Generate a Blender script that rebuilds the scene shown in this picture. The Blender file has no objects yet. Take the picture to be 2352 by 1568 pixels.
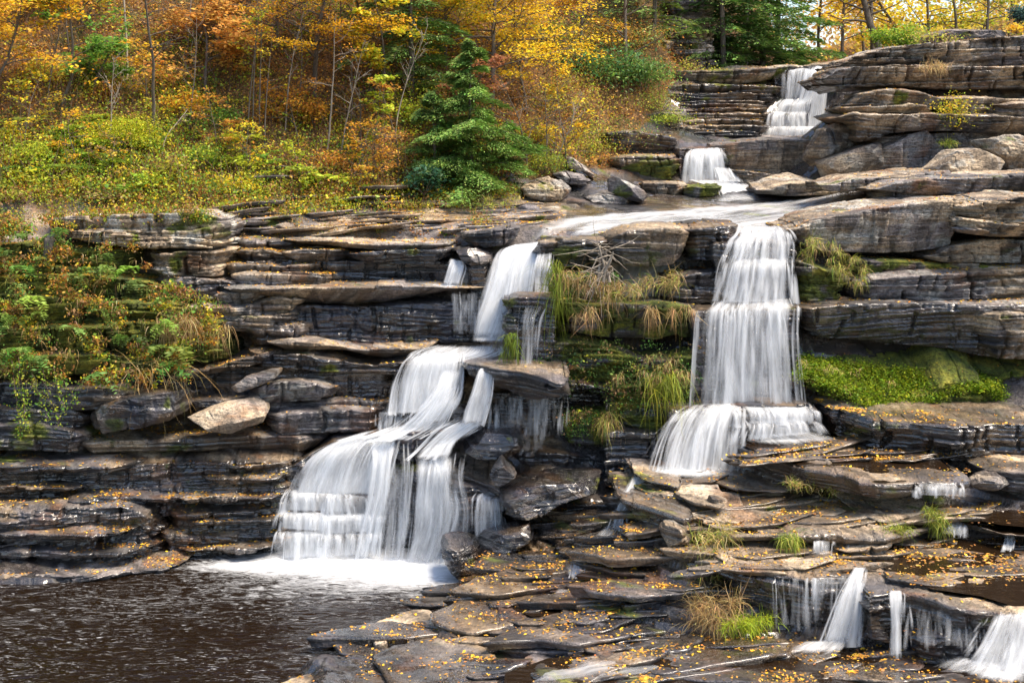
import bpy, math, random
import numpy as np
from mathutils import Vector

# ------------------------------------------------------------------ camera, world, sun
FPX, CX, HZ, EYE = 3231.0, 1176.0, 330.0, 9.0      # focal length in px (photo seen 2352 px wide), horizon row, eye height
scene = bpy.context.scene
COL = scene.collection
cam_d = bpy.data.cameras.new("camera")
cam = bpy.data.objects.new("camera", cam_d)
COL.objects.link(cam)
cam.location = (0, 0, EYE)
cam.rotation_euler = (math.radians(90), 0, 0)
cam_d.sensor_width = 36
cam_d.lens = FPX / 2352 * 36
cam_d.shift_y = -(784 - HZ) / 2352
cam_d.clip_end = 2000
scene.camera = cam
SUN_EL, SUN_ROT = math.radians(60), math.radians(108)
w = bpy.data.worlds.new("World")
scene.world = w
w.use_nodes = True
wt = w.node_tree
bg = wt.nodes["Background"]
sky = wt.nodes.new("ShaderNodeTexSky")
sky.sky_type = 'NISHITA'
sky.sun_disc = False
sky.sun_elevation = SUN_EL
sky.sun_rotation = SUN_ROT
sky.air_density = 1.0
sky.dust_density = 1.6
sky.ozone_density = 1.0
wt.links.new(sky.outputs[0], bg.inputs[0])
bg.inputs[1].default_value = 0.15
sd = bpy.data.lights.new("sun", 'SUN')
sd.energy = 4.4
sd.angle = math.radians(30)
sd.color = (1.0, 0.87, 0.70)
sun = bpy.data.objects.new("sun", sd)
COL.objects.link(sun)
# sky sun azimuth: rotation measured from +Y towards +X
dirv = Vector((math.sin(SUN_ROT) * math.cos(SUN_EL), math.cos(SUN_ROT) * math.cos(SUN_EL), math.sin(SUN_EL)))
sun.rotation_euler = dirv.to_track_quat('Z', 'Y').to_euler()
scene.view_settings.view_transform = 'Standard'
scene.view_settings.look = 'None'
scene.view_settings.exposure = 1.06
scene.view_settings.gamma = 1
scene.cycles.transparent_max_bounces = 40
scene.cycles.max_bounces = 6
scene.cycles.sample_clamp_indirect = 6

# ------------------------------------------------------------------ helpers
rng = np.random.default_rng(7)
random.seed(7)

def P(px, py, d):
    return np.array([(px - CX) * d / FPX, d, EYE - (py - HZ) * d / FPX])

def X_(px, d): return (px - CX) * d / FPX
def Z_(py, d): return EYE - (py - HZ) * d / FPX

def sstep(x, a, b):
    t = np.clip((x - a) / (b - a), 0, 1); return t * t * (3 - 2 * t)

def hsh(a, b=0.0):
    v = np.sin(np.asarray(a) * 127.1 + np.asarray(b) * 311.7 + 74.7) * 43758.5453
    return v - np.floor(v)

def vn(x, y):
    x = np.asarray(x, float); y = np.asarray(y, float)
    xi = np.floor(x); yi = np.floor(y); fx = x - xi; fy = y - yi
    fx = fx * fx * (3 - 2 * fx); fy = fy * fy * (3 - 2 * fy)
    a = hsh(xi, yi); b = hsh(xi + 1, yi); c = hsh(xi, yi + 1); d = hsh(xi + 1, yi + 1)
    return (a * (1 - fx) + b * fx) * (1 - fy) + (c * (1 - fx) + d * fx) * fy

def fbm(x, y, o=4, g=0.5):
    s = 0; a = 1; t = 0
    for i in range(o):
        s = s + a * vn(x * 2 ** i + 17.3 * i, y * 2 ** i - 9.1 * i); t += a; a *= g
    return s / t - 0.5

def strata(s, z, seed=0.0, massk=1.0):
    """bedding: offset of each layer and joint block along a face (about -1..1); every layer is undercut at its foot"""
    s = s + .25 * vn(s * 1.1, z * 2 + seed)
    zw = z + 0.20 * vn(s * 0.3, seed) + 0.06 * vn(s * 1.4, seed + 5) + 0.10 * s * (hsh(seed, 3) - 0.5)
    zw = zw + .05 * vn(s * .9, z * 3 + seed)
    out = np.zeros_like(zw)
    mass = sstep(vn(s * .35 + seed, zw * 1.1 + seed), 
                  .35, .7) * massk          # 1 = massive, 0 = thinly laminated
    for t, A, fq, lam in ((0.55, .62, .5, 0), (0.21, .42, .9, 0), (0.095, .34, 1.5, 1), (0.048, .20, 2.6, 1)):
        tt = zw / t + 0.9 * vn(s * fq * .5, seed + t * 100)
        tt = tt + .35 * hsh(np.floor(tt), 9 + seed)
        k = np.floor(tt); fr = tt - k
        wgt = A * ((1 - mass) * .85 + .15 if lam else 1)
        b = np.floor(s / (t * 3.2) + hsh(k, seed + 1) * 9 + 0.6 * vn(s * 2.2, k + z * 4))
        lay = (vn(s * fq + hsh(k, seed) * 91, k * 7.7 + seed) * 2 - 1) * .75 + 0.7 * (hsh(b, k + seed) - 0.5)
        out += wgt * (lay - .55 * np.clip(1 - fr * 2.2, 0, 1) ** 1.5)
    for w_, t, dp in ((1.5, .55, .9), (.62, .25, .5)):                    # open vertical joints
        k = np.floor(zw / t + .9 * vn(s * .3, seed + t * 100)); q = s / w_ + hsh(k, seed + 7) * 5 + .25 * vn(s * .8, k) + z * .12 * (hsh(k, 2) - .5)
        f = np.abs(q - np.floor(q) - .5) * w_
        out -= dp * np.exp(-(f / .028) ** 2) * (hsh(np.floor(q), k + seed) > .35)
    return out

def terr(x, y, seed=0.0):
    """stepped plate relief of a tread (about -1..1)"""
    n = fbm(x * 0.55 + seed, y * 0.9 + seed * 1.7, 4) * 2.2
    n2 = fbm(x * 1.5 - seed, y * 2.6 + 3, 3) * 1.2
    q = n * 5 + n2
    f = np.floor(q); r = q - f
    st = (f + np.clip((r - .86) * 7, 0, 1)) / 5
    return st + n2 * 0.16 + fbm(x * 6, y * 9, 3) * 0.16

def mesh(name, V, F, mat=None, parent=None, attrs=None, smooth=False, loc=None):
    V = np.asarray(V, np.float32); F = np.asarray(F, np.int32)
    me = bpy.data.meshes.new(name)
    if loc is None:
        loc = np.zeros(3)
    V = V - np.asarray(loc, np.float32)
    me.vertices.add(len(V)); me.vertices.foreach_set('co', V.ravel())
    n, m = F.shape
    me.loops.add(n * m); me.loops.foreach_set('vertex_index', F.ravel())
    me.polygons.add(n)
    me.polygons.foreach_set('loop_start', np.arange(0, n * m, m, dtype=np.int32))
    me.polygons.foreach_set('loop_total', np.full(n, m, np.int32))
    if smooth:
        me.polygons.foreach_set('use_smooth', np.ones(n, bool))
    me.update(calc_edges=True)
    for k, a in (attrs or {}).items():
        a = np.asarray(a, np.float32)
        if a.ndim == 1:
            at = me.attributes.new(k, 'FLOAT', 'POINT'); at.data.foreach_set('value', a)
        else:
            if a.shape[1] == 3: a = np.c_[a, np.ones(len(a), np.float32)]
            at = me.attributes.new(k, 'FLOAT_COLOR', 'POINT'); at.data.foreach_set('color', a.astype(np.float32).ravel())
    if mat: me.materials.append(mat)
    ob = bpy.data.objects.new(name, me)
    COL.objects.link(ob)
    ob.location = loc
    if parent is not None:
        ob.parent = parent
        ob.location = np.asarray(loc) - np.array(parent.location)
    return ob

def empty(name, loc):
    o = bpy.data.objects.new(name, None); COL.objects.link(o); o.location = loc
    o.empty_display_size = .2
    return o

GROUPS = {'tree': 'autumn trees', 'hemlock tree': 'hemlock trees', 'shrub': 'shrubs of the wooded slope', 'sapling': 'bare saplings of the wooded slope', 'rock ledge': 'layered rock ledges',
          'boulder': 'boulders and loose stones', 'waterfall': 'waterfalls and small spouts', 'grass tuft': 'grass tufts on the rocks', 'hanging grass': 'grass hanging from the ledges', 'bush': 'bushes', 'brushwood': 'brushwood', 'moss bank': 'moss banks'}
def tag(o, label, cat, group=None, kind=None):
    group = group or (None if kind else GROUPS.get(cat))
    if kind: o['kind'] = kind
    if label: o['label'] = label
    if cat: o['category'] = cat
    if group: o['group'] = group
    return o

def grid_faces(nr, nc):
    i = np.arange(nr - 1)[:, None] * nc + np.arange(nc - 1)[None, :]
    i = i.ravel()
    return np.stack([i, i + 1, i + nc + 1, i + nc], 1)

# ------------------------------------------------------------------ materials
class NT:
    def __init__(s, name):
        s.m = bpy.data.materials.new(name); s.m.use_nodes = True
        s.t = s.m.node_tree; s.b = s.t.nodes.get('Principled BSDF'); s.out = s.t.nodes.get('Material Output')
    def n(s, typ, **kw):
        nd = s.t.nodes.new('ShaderNode' + typ)
        for k, v in kw.items():
            if k.startswith('_'): setattr(nd, k[1:], v)
            else: nd.inputs[k].default_value = v
        return nd
    def l(s, a, b): s.t.links.new(a, b)
    def pos(s, sx=1, sy=1, sz=1):
        g = s.n('NewGeometry'); m = s.n('Mapping'); s.l(g.outputs['Position'], m.inputs['Vector'])
        m.inputs['Scale'].default_value = (sx, sy, sz); return m.outputs[0]
    def noise(s, vec, scale, detail=5, rough=.6, dist=0):
        nd = s.n('TexNoise', Scale=scale, Detail=detail, Roughness=rough, Distortion=dist)
        s.l(vec, nd.inputs['Vector']); return nd.outputs['Fac']
    def ramp(s, fac, stops, interp='LINEAR'):
        r = s.n('ValToRGB'); r.color_ramp.interpolation = interp
        e = r.color_ramp.elements
        while len(e) < len(stops): e.new(.5)
        for x, (p, c) in zip(e, stops):
            x.position = p
            x.color = (c, c, c, 1) if isinstance(c, (int, float)) else (*c, 1)
        s.l(fac, r.inputs[0]); return r.outputs[0]
    def mix(s, f, a, b, typ='MIX'):
        m = s.n('Mix'); m.data_type = 'RGBA'; m.blend_type = typ
        for ix, v in ((0, f), (6, a), (7, b)):
            sock = m.inputs[ix]
            if isinstance(v, bpy.types.NodeSocket): s.l(v, sock)
            elif isinstance(v, (int, float)): sock.default_value = v if ix == 0 else (v, v, v, 1)
            else: sock.default_value = (*v, 1)
        return m.outputs[2]
    def math(s, op, a, b=0.0, c=None, clamp=False):
        m = s.n('Math'); m.operation = op; m.use_clamp = clamp
        for i, v in enumerate((a, b) if c is None else (a, b, c)):
            if isinstance(v, bpy.types.NodeSocket): s.l(v, m.inputs[i])
            else: m.inputs[i].default_value = v
        return m.outputs[0]
    def attr(s, name, out='Fac'):
        a = s.n('Attribute'); a.attribute_name = name; return a.outputs[out]

def rock_material():
    s = NT('layered_rock')
    p1 = s.pos(1, 1, 1); pf = s.pos(1.3, 1.3, 4.5)
    fine = s.noise(pf, 4.0, 4, .7)
    spk = s.noise(p1, 17, 3, .75)
    c = s.attr('Col', 'Color')
    c = s.mix(1.0, c, s.ramp(fine, [(.30, .45), (.5, 1.), (.70, 1.5)]), 'MULTIPLY')
    c = s.mix(1.0, c, s.ramp(spk, [(.36, .45), (.48, 1.), (.68, 1.3)]), 'MULTIPLY')
    s.l(c, s.b.inputs['Base Color'])
    r = s.math('ADD', s.attr('rgh'), s.math('MULTIPLY', s.math('SUBTRACT', spk, .5), .35), clamp=True)
    s.b.inputs['Specular IOR Level'].default_value = .6
    s.l(r, s.b.inputs['Roughness'])
    s.l(s.attr('coat'), s.b.inputs['Coat Weight']); s.b.inputs['Coat Roughness'].default_value = .10; s.b.inputs['Coat IOR'].default_value = 1.6
    h = s.math('ADD', s.math('MULTIPLY', fine, 1.0), s.math('MULTIPLY', spk, .7))
    b = s.n('Bump', Strength=1.0, Distance=.07); s.l(h, b.inputs['Height']); s.l(b.outputs[0], s.b.inputs['Normal'])
    return s.m

def sstep(x, a, b):
    t = np.clip((x - a) / (b - a), 0, 1); return t * t * (3 - 2 * t)

def rock_attrs(V, wet, moss, pale, lich, seed=0.0, up=None):
    """colour and gloss of the stone at every vertex (mineral tone, stains, lichen, moss cover, wetness)"""
    X, Y, Z = V[:, 0].astype(float), V[:, 1].astype(float), V[:, 2].astype(float)
    wet, moss, pale, lich = [np.broadcast_to(np.asarray(q, float), X.shape) for q in (wet, moss, pale, lich)]
    s = X + .7 * Y
    zw = Z + .16 * vn(s * .3, seed) + .05 * vn(s * 1.4, seed + 5)
    A = fbm(X * .45 + 3, Y * .45 + Z * .9, 4)
    B = fbm(s * .9 + 11, Z * 5.5, 4)
    mass = sstep(vn(s * .35 + seed, zw * 1.1 + seed), .3, .62)
    C2 = fbm(s * 1.5 - 8, Z * 1.9 + Y, 5)
    B = B * (1 - .75 * mass) + C2 * .9 * mass
    th_ = zw + .02 * vn(s * 3, Z * 9)
    lt = 1 + .5 * (hsh(np.floor(th_ / .075 + .8 * vn(s * .8, seed)), 5) - .5) + .45 * (hsh(np.floor(th_ / .034 + .8 * vn(s * 1.2, seed)), 8) - .5)
    lt = 1 + (lt - 1) * (1 - .85 * mass)
    k = np.floor(zw / .27); blk = np.floor(s / 1.1 + 5 * hsh(k, 2) + .5 * vn(s, k))
    tone = hsh(blk, k)
    t = np.clip(.47 + 2.6 * B + .25 * (tone - .5) + .35 * pale, 0, 1)[:, None]
    warm = np.where(t < .5, (1 - 2 * t) * np.array([.050, .036, .024]) + 2 * t * np.array([.20, .132, .072]),
                    (2 - 2 * t) * np.array([.20, .132, .072]) + (2 * t - 1) * np.array([.58, .44, .28]))
    cool = np.where(t < .5, (1 - 2 * t) * np.array([.045, .046, .060]) + 2 * t * np.array([.135, .122, .138]),
                    (2 - 2 * t) * np.array([.135, .122, .138]) + (2 * t - 1) * np.array([.38, .34, .33]))
    m = sstep(A + .5 + .25 * (tone - .5) + .15 * pale, .42, .62)[:, None]
    c = cool * (1 - m) + warm * m
    c = c * (1 - .55 * pale[:, None] * .6) + np.array([.43, .355, .265]) * (.55 * pale[:, None] * .6)
    st = fbm(s * 3.2 + seed, Z * .35 + seed, 4)                      # stains running down the face
    c *= (1 - .62 * sstep(st + .5, .52, .68))[:, None]
    c = c + (np.array([.40, .39, .37]) - c) * (.35 * sstep(fbm(s * 4.1 - seed, Z * .5, 3) + .5, .66, .74))[:, None]
    ru = fbm(X * 1.2 + 7, Z * 1.6 + Y, 4) + .5
    c = c + (np.array([.24, .10, .028]) - c) * (.55 * sstep(ru, .62, .74))[:, None]
    c = c * lt[:, None]
    L = sstep(fbm(s * 2.6 - 3, Z * 3.4 + Y * 1.3, 5) + .5, .58, .66) * lich * (1 - wet * .8)
    c = c + (np.array([.47, .46, .41]) - c) * (.75 * L)[:, None]
    wn = wet * np.clip(.55 + sstep(fbm(s * .8 + 5, Z * .8 + Y * .4, 4) + .5, .34, .56) * .5, 0, 1)
    c = c * .86 * (1 - .76 * wn)[:, None]
    wmul = 1 - wn[:, None] * np.array([0., .10, .20]); c = c * wmul
    mf = sstep(fbm(s * 1.7 + 1, Z * 2.2 + Y * .8, 5) + .5 + moss * .62, .72, .84)
    mt = np.clip(fbm(s * 3.5, Z * 4 + Y * 2, 4) * 1.6 + .5, 0, 1)[:, None]
    mc = np.where(mt < .5, (1 - 2 * mt) * np.array([.03, .04, .005]) + 2 * mt * np.array([.09, .11, .010]),
                  (2 - 2 * mt) * np.array([.09, .11, .010]) + (2 * mt - 1) * np.array([.22, .20, .02]))
    c = c + (mc - c) * mf[:, None]
    r = .75 - .56 * wn + .35 * mf
    return dict(coat=np.clip(wn * 1.1 - mf, 0, 1), Col=np.clip(c, .008, .8), rgh=np.clip(r, .16, 1))
ROCK = rock_material()

def litter_material():
    s = NT('leaf_litter')
    p = s.pos(); a = s.noise(p, 14, 5, .75); b = s.noise(p, .9, 4, .6)
    c = s.ramp(a, [(.32, (.03, .02, .01)), (.45, (.10, .055, .02)), (.55, (.22, .11, .035)), (.66, (.38, .19, .05)), (.75, (.09, .10, .02))])
    c = s.mix(s.ramp(b, [(.5, 0.), (.64, .85)]), c, s.ramp(a, [(.35, (.025, .03, .006)), (.6, (.10, .11, .02))]))
    s.l(c, s.b.inputs['Base Color']); s.b.inputs['Roughness'].default_value = .9
    bb = s.n('Bump', Strength=1, Distance=.12); s.l(s.noise(p, 11, 5, .8), bb.inputs['Height']); s.l(bb.outputs[0], s.b.inputs['Normal'])
    return s.m
LITTER = litter_material()

def leaf_material(name, trans=.45, rough=.55):
    s = NT(name)
    c = s.attr('Col', 'Color')
    s.l(c, s.b.inputs['Base Color']); s.b.inputs['Roughness'].default_value = rough
    s.b.inputs['Specular IOR Level'].default_value = .3
    t = s.n('BsdfTranslucent'); s.l(c, t.inputs[0])
    m = s.n('MixShader', Fac=trans); s.l(s.b.outputs[0], m.inputs[1]); s.l(t.outputs[0], m.inputs[2])
    s.l(m.outputs[0], s.out.inputs[0])
    return s.m
LEAF = leaf_material('leaves')
NEEDLE = leaf_material('needles', .2, .7)
GRASS = leaf_material('grass_blades', .35, .6)
DEAD = leaf_material('fallen_leaf', .1, .6)

def bark_material(name, a, b):
    s = NT(name); p = s.pos(1, 1, .3)
    s.l(s.ramp(s.noise(p, 12, 4, .7), [(.3, a), (.7, b)]), s.b.inputs['Base Color']); s.b.inputs['Roughness'].default_value = .85
    bb = s.n('Bump', Strength=.6, Distance=.03); s.l(s.noise(p, 30, 3), bb.inputs['Height']); s.l(bb.outputs[0], s.b.inputs['Normal'])
    return s.m
BARK = bark_material('bark', (.05, .04, .03), (.16, .13, .10))
BARKP = bark_material('pale_bark', (.16, .13, .10), (.38, .33, .26))
TWIG = bark_material('twig', (.10, .06, .04), (.25, .17, .11))

def pool_material(name, col=(.008, .004, .0015), foam=False):
    s = NT(name)
    s.b.inputs['Base Color'].default_value = (*col, 1)
    s.b.inputs['Roughness'].default_value = .03; s.b.inputs['IOR'].default_value = 1.33
    p = s.pos(1, 1, 1)
    h = s.noise(s.pos(1.6, 4.0, 1), 1.9, 4, .6, .6)
    b = s.n('Bump', Strength=.5 if foam else .3, Distance=.06 if foam else .05); s.l(h, b.inputs['Height']); s.l(b.outputs[0], s.b.inputs['Normal'])
    if foam:
        f = s.attr('foam'); n = s.noise(s.pos(1.4, 4.6, 1), 2.0, 8, .8, 1.2)
        k = s.math('ADD', n, s.math('MULTIPLY', f, .8))
        ff = s.ramp(k, [(.58, 0.), (1.12, 1.)])
        sp = s.math('MULTIPLY', s.ramp(s.noise(s.pos(1.6, 6.5, 1), 3.4, 3, .6, .5), [(.60, 0.), (.74, .5)]), s.ramp(s.noise(s.pos(.5, 1.0, 1), .8, 3, .6), [(.45, 0.), (.62, 1.)]))  # white flecks: foam streaks, plus sky glints on the ripples painted in
        ff = s.math('MAXIMUM', s.math('MULTIPLY', ff, .85), sp)
        d = s.n('BsdfDiffuse', Color=(.8, .82, .84, 1)); m = s.n('MixShader')
        s.l(ff, m.inputs[0]); s.l(s.b.outputs[0], m.inputs[1]); s.l(d.outputs[0], m.inputs[2]); s.l(m.outputs[0], s.out.inputs[0])
    return s.m
POOL = pool_material('dark_pool_water', foam=True)
PUDDLE = pool_material('brown_shallow_water', (.014, .008, .004))

def silk_material(name, dens=1.0, lo=.40, hi=.62):
    """long-exposure white water: streaks run along the flow (uv.y), soft edges from attribute 'edge'"""
    s = NT(name)
    u = s.attr('fu'); v = s.attr('fv'); e = s.attr('edge'); sd_ = s.attr('seed')
    cb = s.n('CombineXYZ'); s.l(s.math('MULTIPLY', u, 1.0), cb.inputs[0]); s.l(s.math('MULTIPLY', v, .16), cb.inputs[1]); s.l(sd_, cb.inputs[2])
    n1 = s.n('TexNoise', Scale=9.0, Detail=5.0, Roughness=.62); s.l(cb.outputs[0], n1.inputs['Vector'])
    n2 = s.n('TexNoise', Scale=2.2, Detail=3.0, Roughness=.55); s.l(cb.outputs[0], n2.inputs['Vector'])
    k = s.math('ADD', s.math('MULTIPLY', n1.outputs[0], .55), s.math('MULTIPLY', n2.outputs[0], .45))
    k = s.math('ADD', k, s.math('MULTIPLY', s.attr('add'), 1.0))
    k = s.math('ADD', k, s.math('MULTIPLY', s.math('SUBTRACT', e, 1.0), .30))
    a = s.ramp(k, [(lo, 0.), (.5 * (lo + hi), .42), (hi, 1.)])
    a = s.math('MULTIPLY', s.math('MULTIPLY', a, s.math('POWER', e, .5)), dens, clamp=True)
    d = s.n('BsdfDiffuse', Color=(.82, .84, .86, 1)); t = s.n('BsdfTranslucent', Color=(.82, .84, .86, 1))
    m1 = s.n('MixShader', Fac=.45); s.l(d.outputs[0], m1.inputs[1]); s.l(t.outputs[0], m1.inputs[2])
    tr = s.n('BsdfTransparent'); m2 = s.n('MixShader')
    s.l(a, m2.inputs[0]); s.l(tr.outputs[0], m2.inputs[1]); s.l(m1.outputs[0], m2.inputs[2])
    s.l(m2.outputs[0], s.out.inputs[0])
    return s.m
SILK = silk_material('silky_water', .84, .35, .70)
STRAND = silk_material('water_strands', .6, .30, .62)
SILKT = silk_material('thin_silky_water', .7, .46, .70)
# ------------------------------------------------------------------ terrain profiles: px column -> [(distance, height), ...]
PROF = {
 -900: [(5,-1.5),(22,-1.2),(27,-.6),(29,.3),(31.3,2.2),(33,6.3),(34.2,7.2),(37,9),(42,13.5),(50,21),(70,36),(110,52)],
 0:    [(5,-1.5),(24,-1.2),(28.2,-.6),(28.8,.05),(30.6,.3),(31.5,2.0),(32.6,2.4),(33.4,6.2),(34.4,7.2),(37,9),(42,13.3),(50,20),(70,34),(110,50)],
 500:  [(5,-1.5),(24,-1.2),(30.2,-.7),(31.6,.4),(32.6,2.0),(33.6,3),(34.6,6.2),(36,7.05),(37.2,7.7),(42.5,12.8),(50,19),(70,34),(110,50)],
 750:  [(5,-1.5),(15,.2),(22.5,.4),(24.2,.12),(24.7,-.7),(30.4,-.7),(31.8,.4),(33,2.3),(34.0,3.6),(34.8,6.2),(35.6,6.9),(36.6,7.2),(38.2,8.2),(44,13.4),(52,20),(70,34),(110,50)],
 950:  [(5,-1.5),(15,.3),(21,.55),(25.5,.3),(26.3,.1),(26.9,-.7),(30.4,-.7),(32.1,.5),(33.2,3.0),(34.2,4.4),(34.9,6.3),(35.4,6.8),(37,7.25),(38.6,8.2),(44.5,13.8),(52,21),(70,34),(110,50)],
 1080: [(5,-1.5),(15,.3),(21,.6),(26,.4),(28.2,.2),(28.9,-.3),(30,-.4),(31.4,.6),(32.6,2.6),(33.4,4.4),(34.2,6.4),(34.8,6.9),(38,7.3),(40,8.3),(46,13.4),(54,21),(70,33),(110,50)],
 1250: [(5,-1.5),(15,.3),(21,.6),(24,.6),(26.5,.65),(29,.9),(30,1.2),(31.2,1.9),(32.2,2.6),(32.9,4.2),(33.6,6.3),(34.2,6.95),(36.5,7.2),(40,7.55),(43,9.2),(46,11.5),(52,15),(60,24),(80,38),(110,50)],
 1430: [(5,-1.5),(15,.3),(21,.6),(24,.7),(26.5,.8),(28.2,1.05),(29.8,1.2),(31.2,1.8),(32,3.0),(32.8,5.2),(33.4,6.8),(36.5,7.15),(40,7.5),(43,8.3),(45,9.6),(48,12.5),(52,17),(60,24),(80,36),(110,48)],
 1560: [(5,-1.5),(15,.3),(21,.45),(24.2,.6),(25.4,1.1),(26.4,1.6),(28.5,2.1),(30,2.2),(31.3,2.6),(31.9,4.5),(32.7,6.0),(33.3,6.9),(36.5,7.15),(40,7.5),(42.4,7.7),(44,9.2),(46.5,10.2),(48,11.4),(54,12),(60,18),(80,32),(110,44)],
 1800: [(5,-1.5),(15,.3),(21,.38),(24.2,.42),(24.9,1.2),(25.2,1.45),(26.6,1.5),(27.3,1.75),(28.8,1.85),(29.3,2.1),(30.4,2.2),(31.3,3.2),(31.9,4.5),(32.4,5.3),(33.3,6.9),(36,7.12),(39,7.4),(41.5,7.6),(43,8.4),(44,8.8),(46.8,9),(48.2,11.2),(50,11.65),(60,11.9),(75,12.8),(110,16)],
 2100: [(5,-1.5),(15,.4),(21,.45),(23.6,.45),(24.1,1.1),(24.6,1.4),(26.3,1.5),(27.4,2.1),(28.6,2.5),(29.8,2.7),(30.5,3.0),(31.2,3.6),(32.2,4.1),(32.6,5.2),(33.4,5.6),(34,7.1),(34.6,7.5),(37,7.8),(39.4,8.1),(41,9.5),(42,11.3),(43.5,11.8),(50,12.4),(60,12.6),(80,14),(110,18)],
 2352: [(5,-1.5),(15,.5),(21,.55),(23,.6),(23.4,1.2),(26,1.5),(27,2.2),(28,2.5),(28.8,2.9),(30.2,3.5),(31.8,4.1),(32.4,5.2),(32.9,5.8),(33.4,7.2),(35,7.8),(37,8.1),(39.3,8.6),(41,9.8),(42,11.7),(44,12.2),(60,13),(80,15),(110,19)],
 3200: [(5,-1.5),(15,.6),(21,.8),(26,1.8),(28,3),(30.2,4),(31.8,4.8),(33.4,7.6),(37,9),(41,11),(42,12.8),(44,13.4),(60,14.5),(80,16),(110,21)],
}
_ck = sorted(PROF)
def H0(X, Y):
    X = np.asarray(X, float); Y = np.asarray(Y, float)
    px = CX + X * FPX / np.maximum(Y, 1)
    px = np.clip(px, _ck[0], _ck[-1] - .01)
    res = np.zeros_like(X + Y)
    zs = [np.interp(Y, [a for a, _ in PROF[k]], [b for _, b in PROF[k]]) for k in _ck]
    for i in range(len(_ck) - 1):
        m = (px >= _ck[i]) & (px < _ck[i + 1])
        t = (px - _ck[i]) / (_ck[i + 1] - _ck[i]); t = t * t * (3 - 2 * t) * .5 + t * .5
        z = zs[i] * (1 - t) + zs[i + 1] * t
        res = np.where(m, z, res)
    return res

def hillmask(X, Y):
    px = CX + X * FPX / np.maximum(Y, 1)
    start = np.interp(px, [-900, 0, 500, 750, 950, 1080, 1250, 1430, 1560, 1600, 1800, 3200],
                      [34.2, 34.4, 36.2, 36.6, 37.4, 38.6, 40, 42.8, 47.5, 51, 52, 50])
    return np.clip((Y - start + 1.2 * fbm(X * .5, Y * .5, 3)) / .8, 0, 1)

def H1(X, Y):
    z = H0(X, Y)
    hm = hillmask(X, Y)
    sh = np.clip((Y - 33.6) / .6, 0, 1) * np.clip((41 - Y) / 1.5, 0, 1)      # polished shelf above the falls
    px = CX + X * FPX / np.maximum(Y, 1)
    rel = terr(X, Y, 3.1) * (.20 - .13 * sh) + .35 * fbm(X * .35, Y * .35, 3) * (1 - sh)
    fg = np.clip((31 - Y) / 2, 0, 1) * np.clip((px - 700) / 200, 0, 1)
    rel = rel * (1 - .25 * fg)
    # tilted plates of the low rocks in front
    big = .55 * fbm(X * .42 + 4, Y * .42, 3) + .22 * fbm(X * 1.3, Y * 1.9, 3)
    zz = z + big * .8
    q = (zz + X * .07 - Y * .05) / .15
    st = (np.floor(q) + np.clip((q - np.floor(q) - .82) / .18, 0, 1)) * .15 - X * .07 + Y * .05 - .06
    m2 = .06 * terr(X * 1.6, Y * 1.6, 8.) + .03 * fbm(X * 4, Y * 6, 3)
    plate = st + m2
    z2 = z + rel * (1 - hm)
    z2 = z2 * (1 - fg) + plate * fg
    z2 = z2 + hm * (1.5 * fbm(X * .35, Y * .35, 4) + .25 * fbm(X * 2, Y * 2, 3))
    return z2

def build_terrain():
    pxs = np.r_[np.linspace(-900, -60, 50), np.linspace(-50, 2400, 1150), np.linspace(2420, 3200, 50)]
    ds = np.r_[np.linspace(6, 21.4, 30), np.arange(21.5, 42, .045), np.arange(42, 56, .12), np.linspace(57, 110, 60)]
    PX, D = np.meshgrid(pxs, ds)
    X = (PX - CX) * D / FPX
    Z = H1(X, D)
    V = np.stack([X.ravel(), D.ravel(), Z.ravel()], 1)
    F = grid_faces(len(ds), len(pxs))[:, ::-1][:, [0, 1, 2, 3]]
    F = F[:, ::-1]
    hm = hillmask(X, D).ravel()
    fh = hm[F].mean(1) > .5
    def sub(mask, name, mat, attrs, label=None):
        f = F[mask]; u, inv = np.unique(f, return_inverse=True)
        o = mesh(name, V[u], inv.reshape(f.shape), mat, attrs={k: a[u] for k, a in attrs.items()}, smooth=(name != 'rock_ground'))
        o['kind'] = 'structure'
        return o
    wet = np.clip(.55 + .9 * fbm(X * .3, D * .4, 3), .1, 1).ravel()
    dd = D.ravel()
    wet = np.where((dd < 32) | (PX.ravel() > 1300), np.clip(wet + .45, 0, 1), wet * .7)
    one = np.ones(len(V))
    att = rock_attrs(V, wet, .06, np.where((dd > 33.4) & (dd < 42) & (PX.ravel() < 1300), .6, .0), .15, 2.)
    sub(~fh, 'rock_ground', ROCK, att)
    sub(fh, 'hillside', LITTER, {})
    # the wide ground below and around everything
    R = 320
    V2 = np.array([[-R, -R, -1.7], [R, -R, -1.7], [R, R, -1.7], [-R, R, -1.7]])
    o = mesh('ground', V2, np.array([[0, 1, 2, 3]]), LITTER); o['kind'] = 'structure'
build_terrain()

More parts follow.
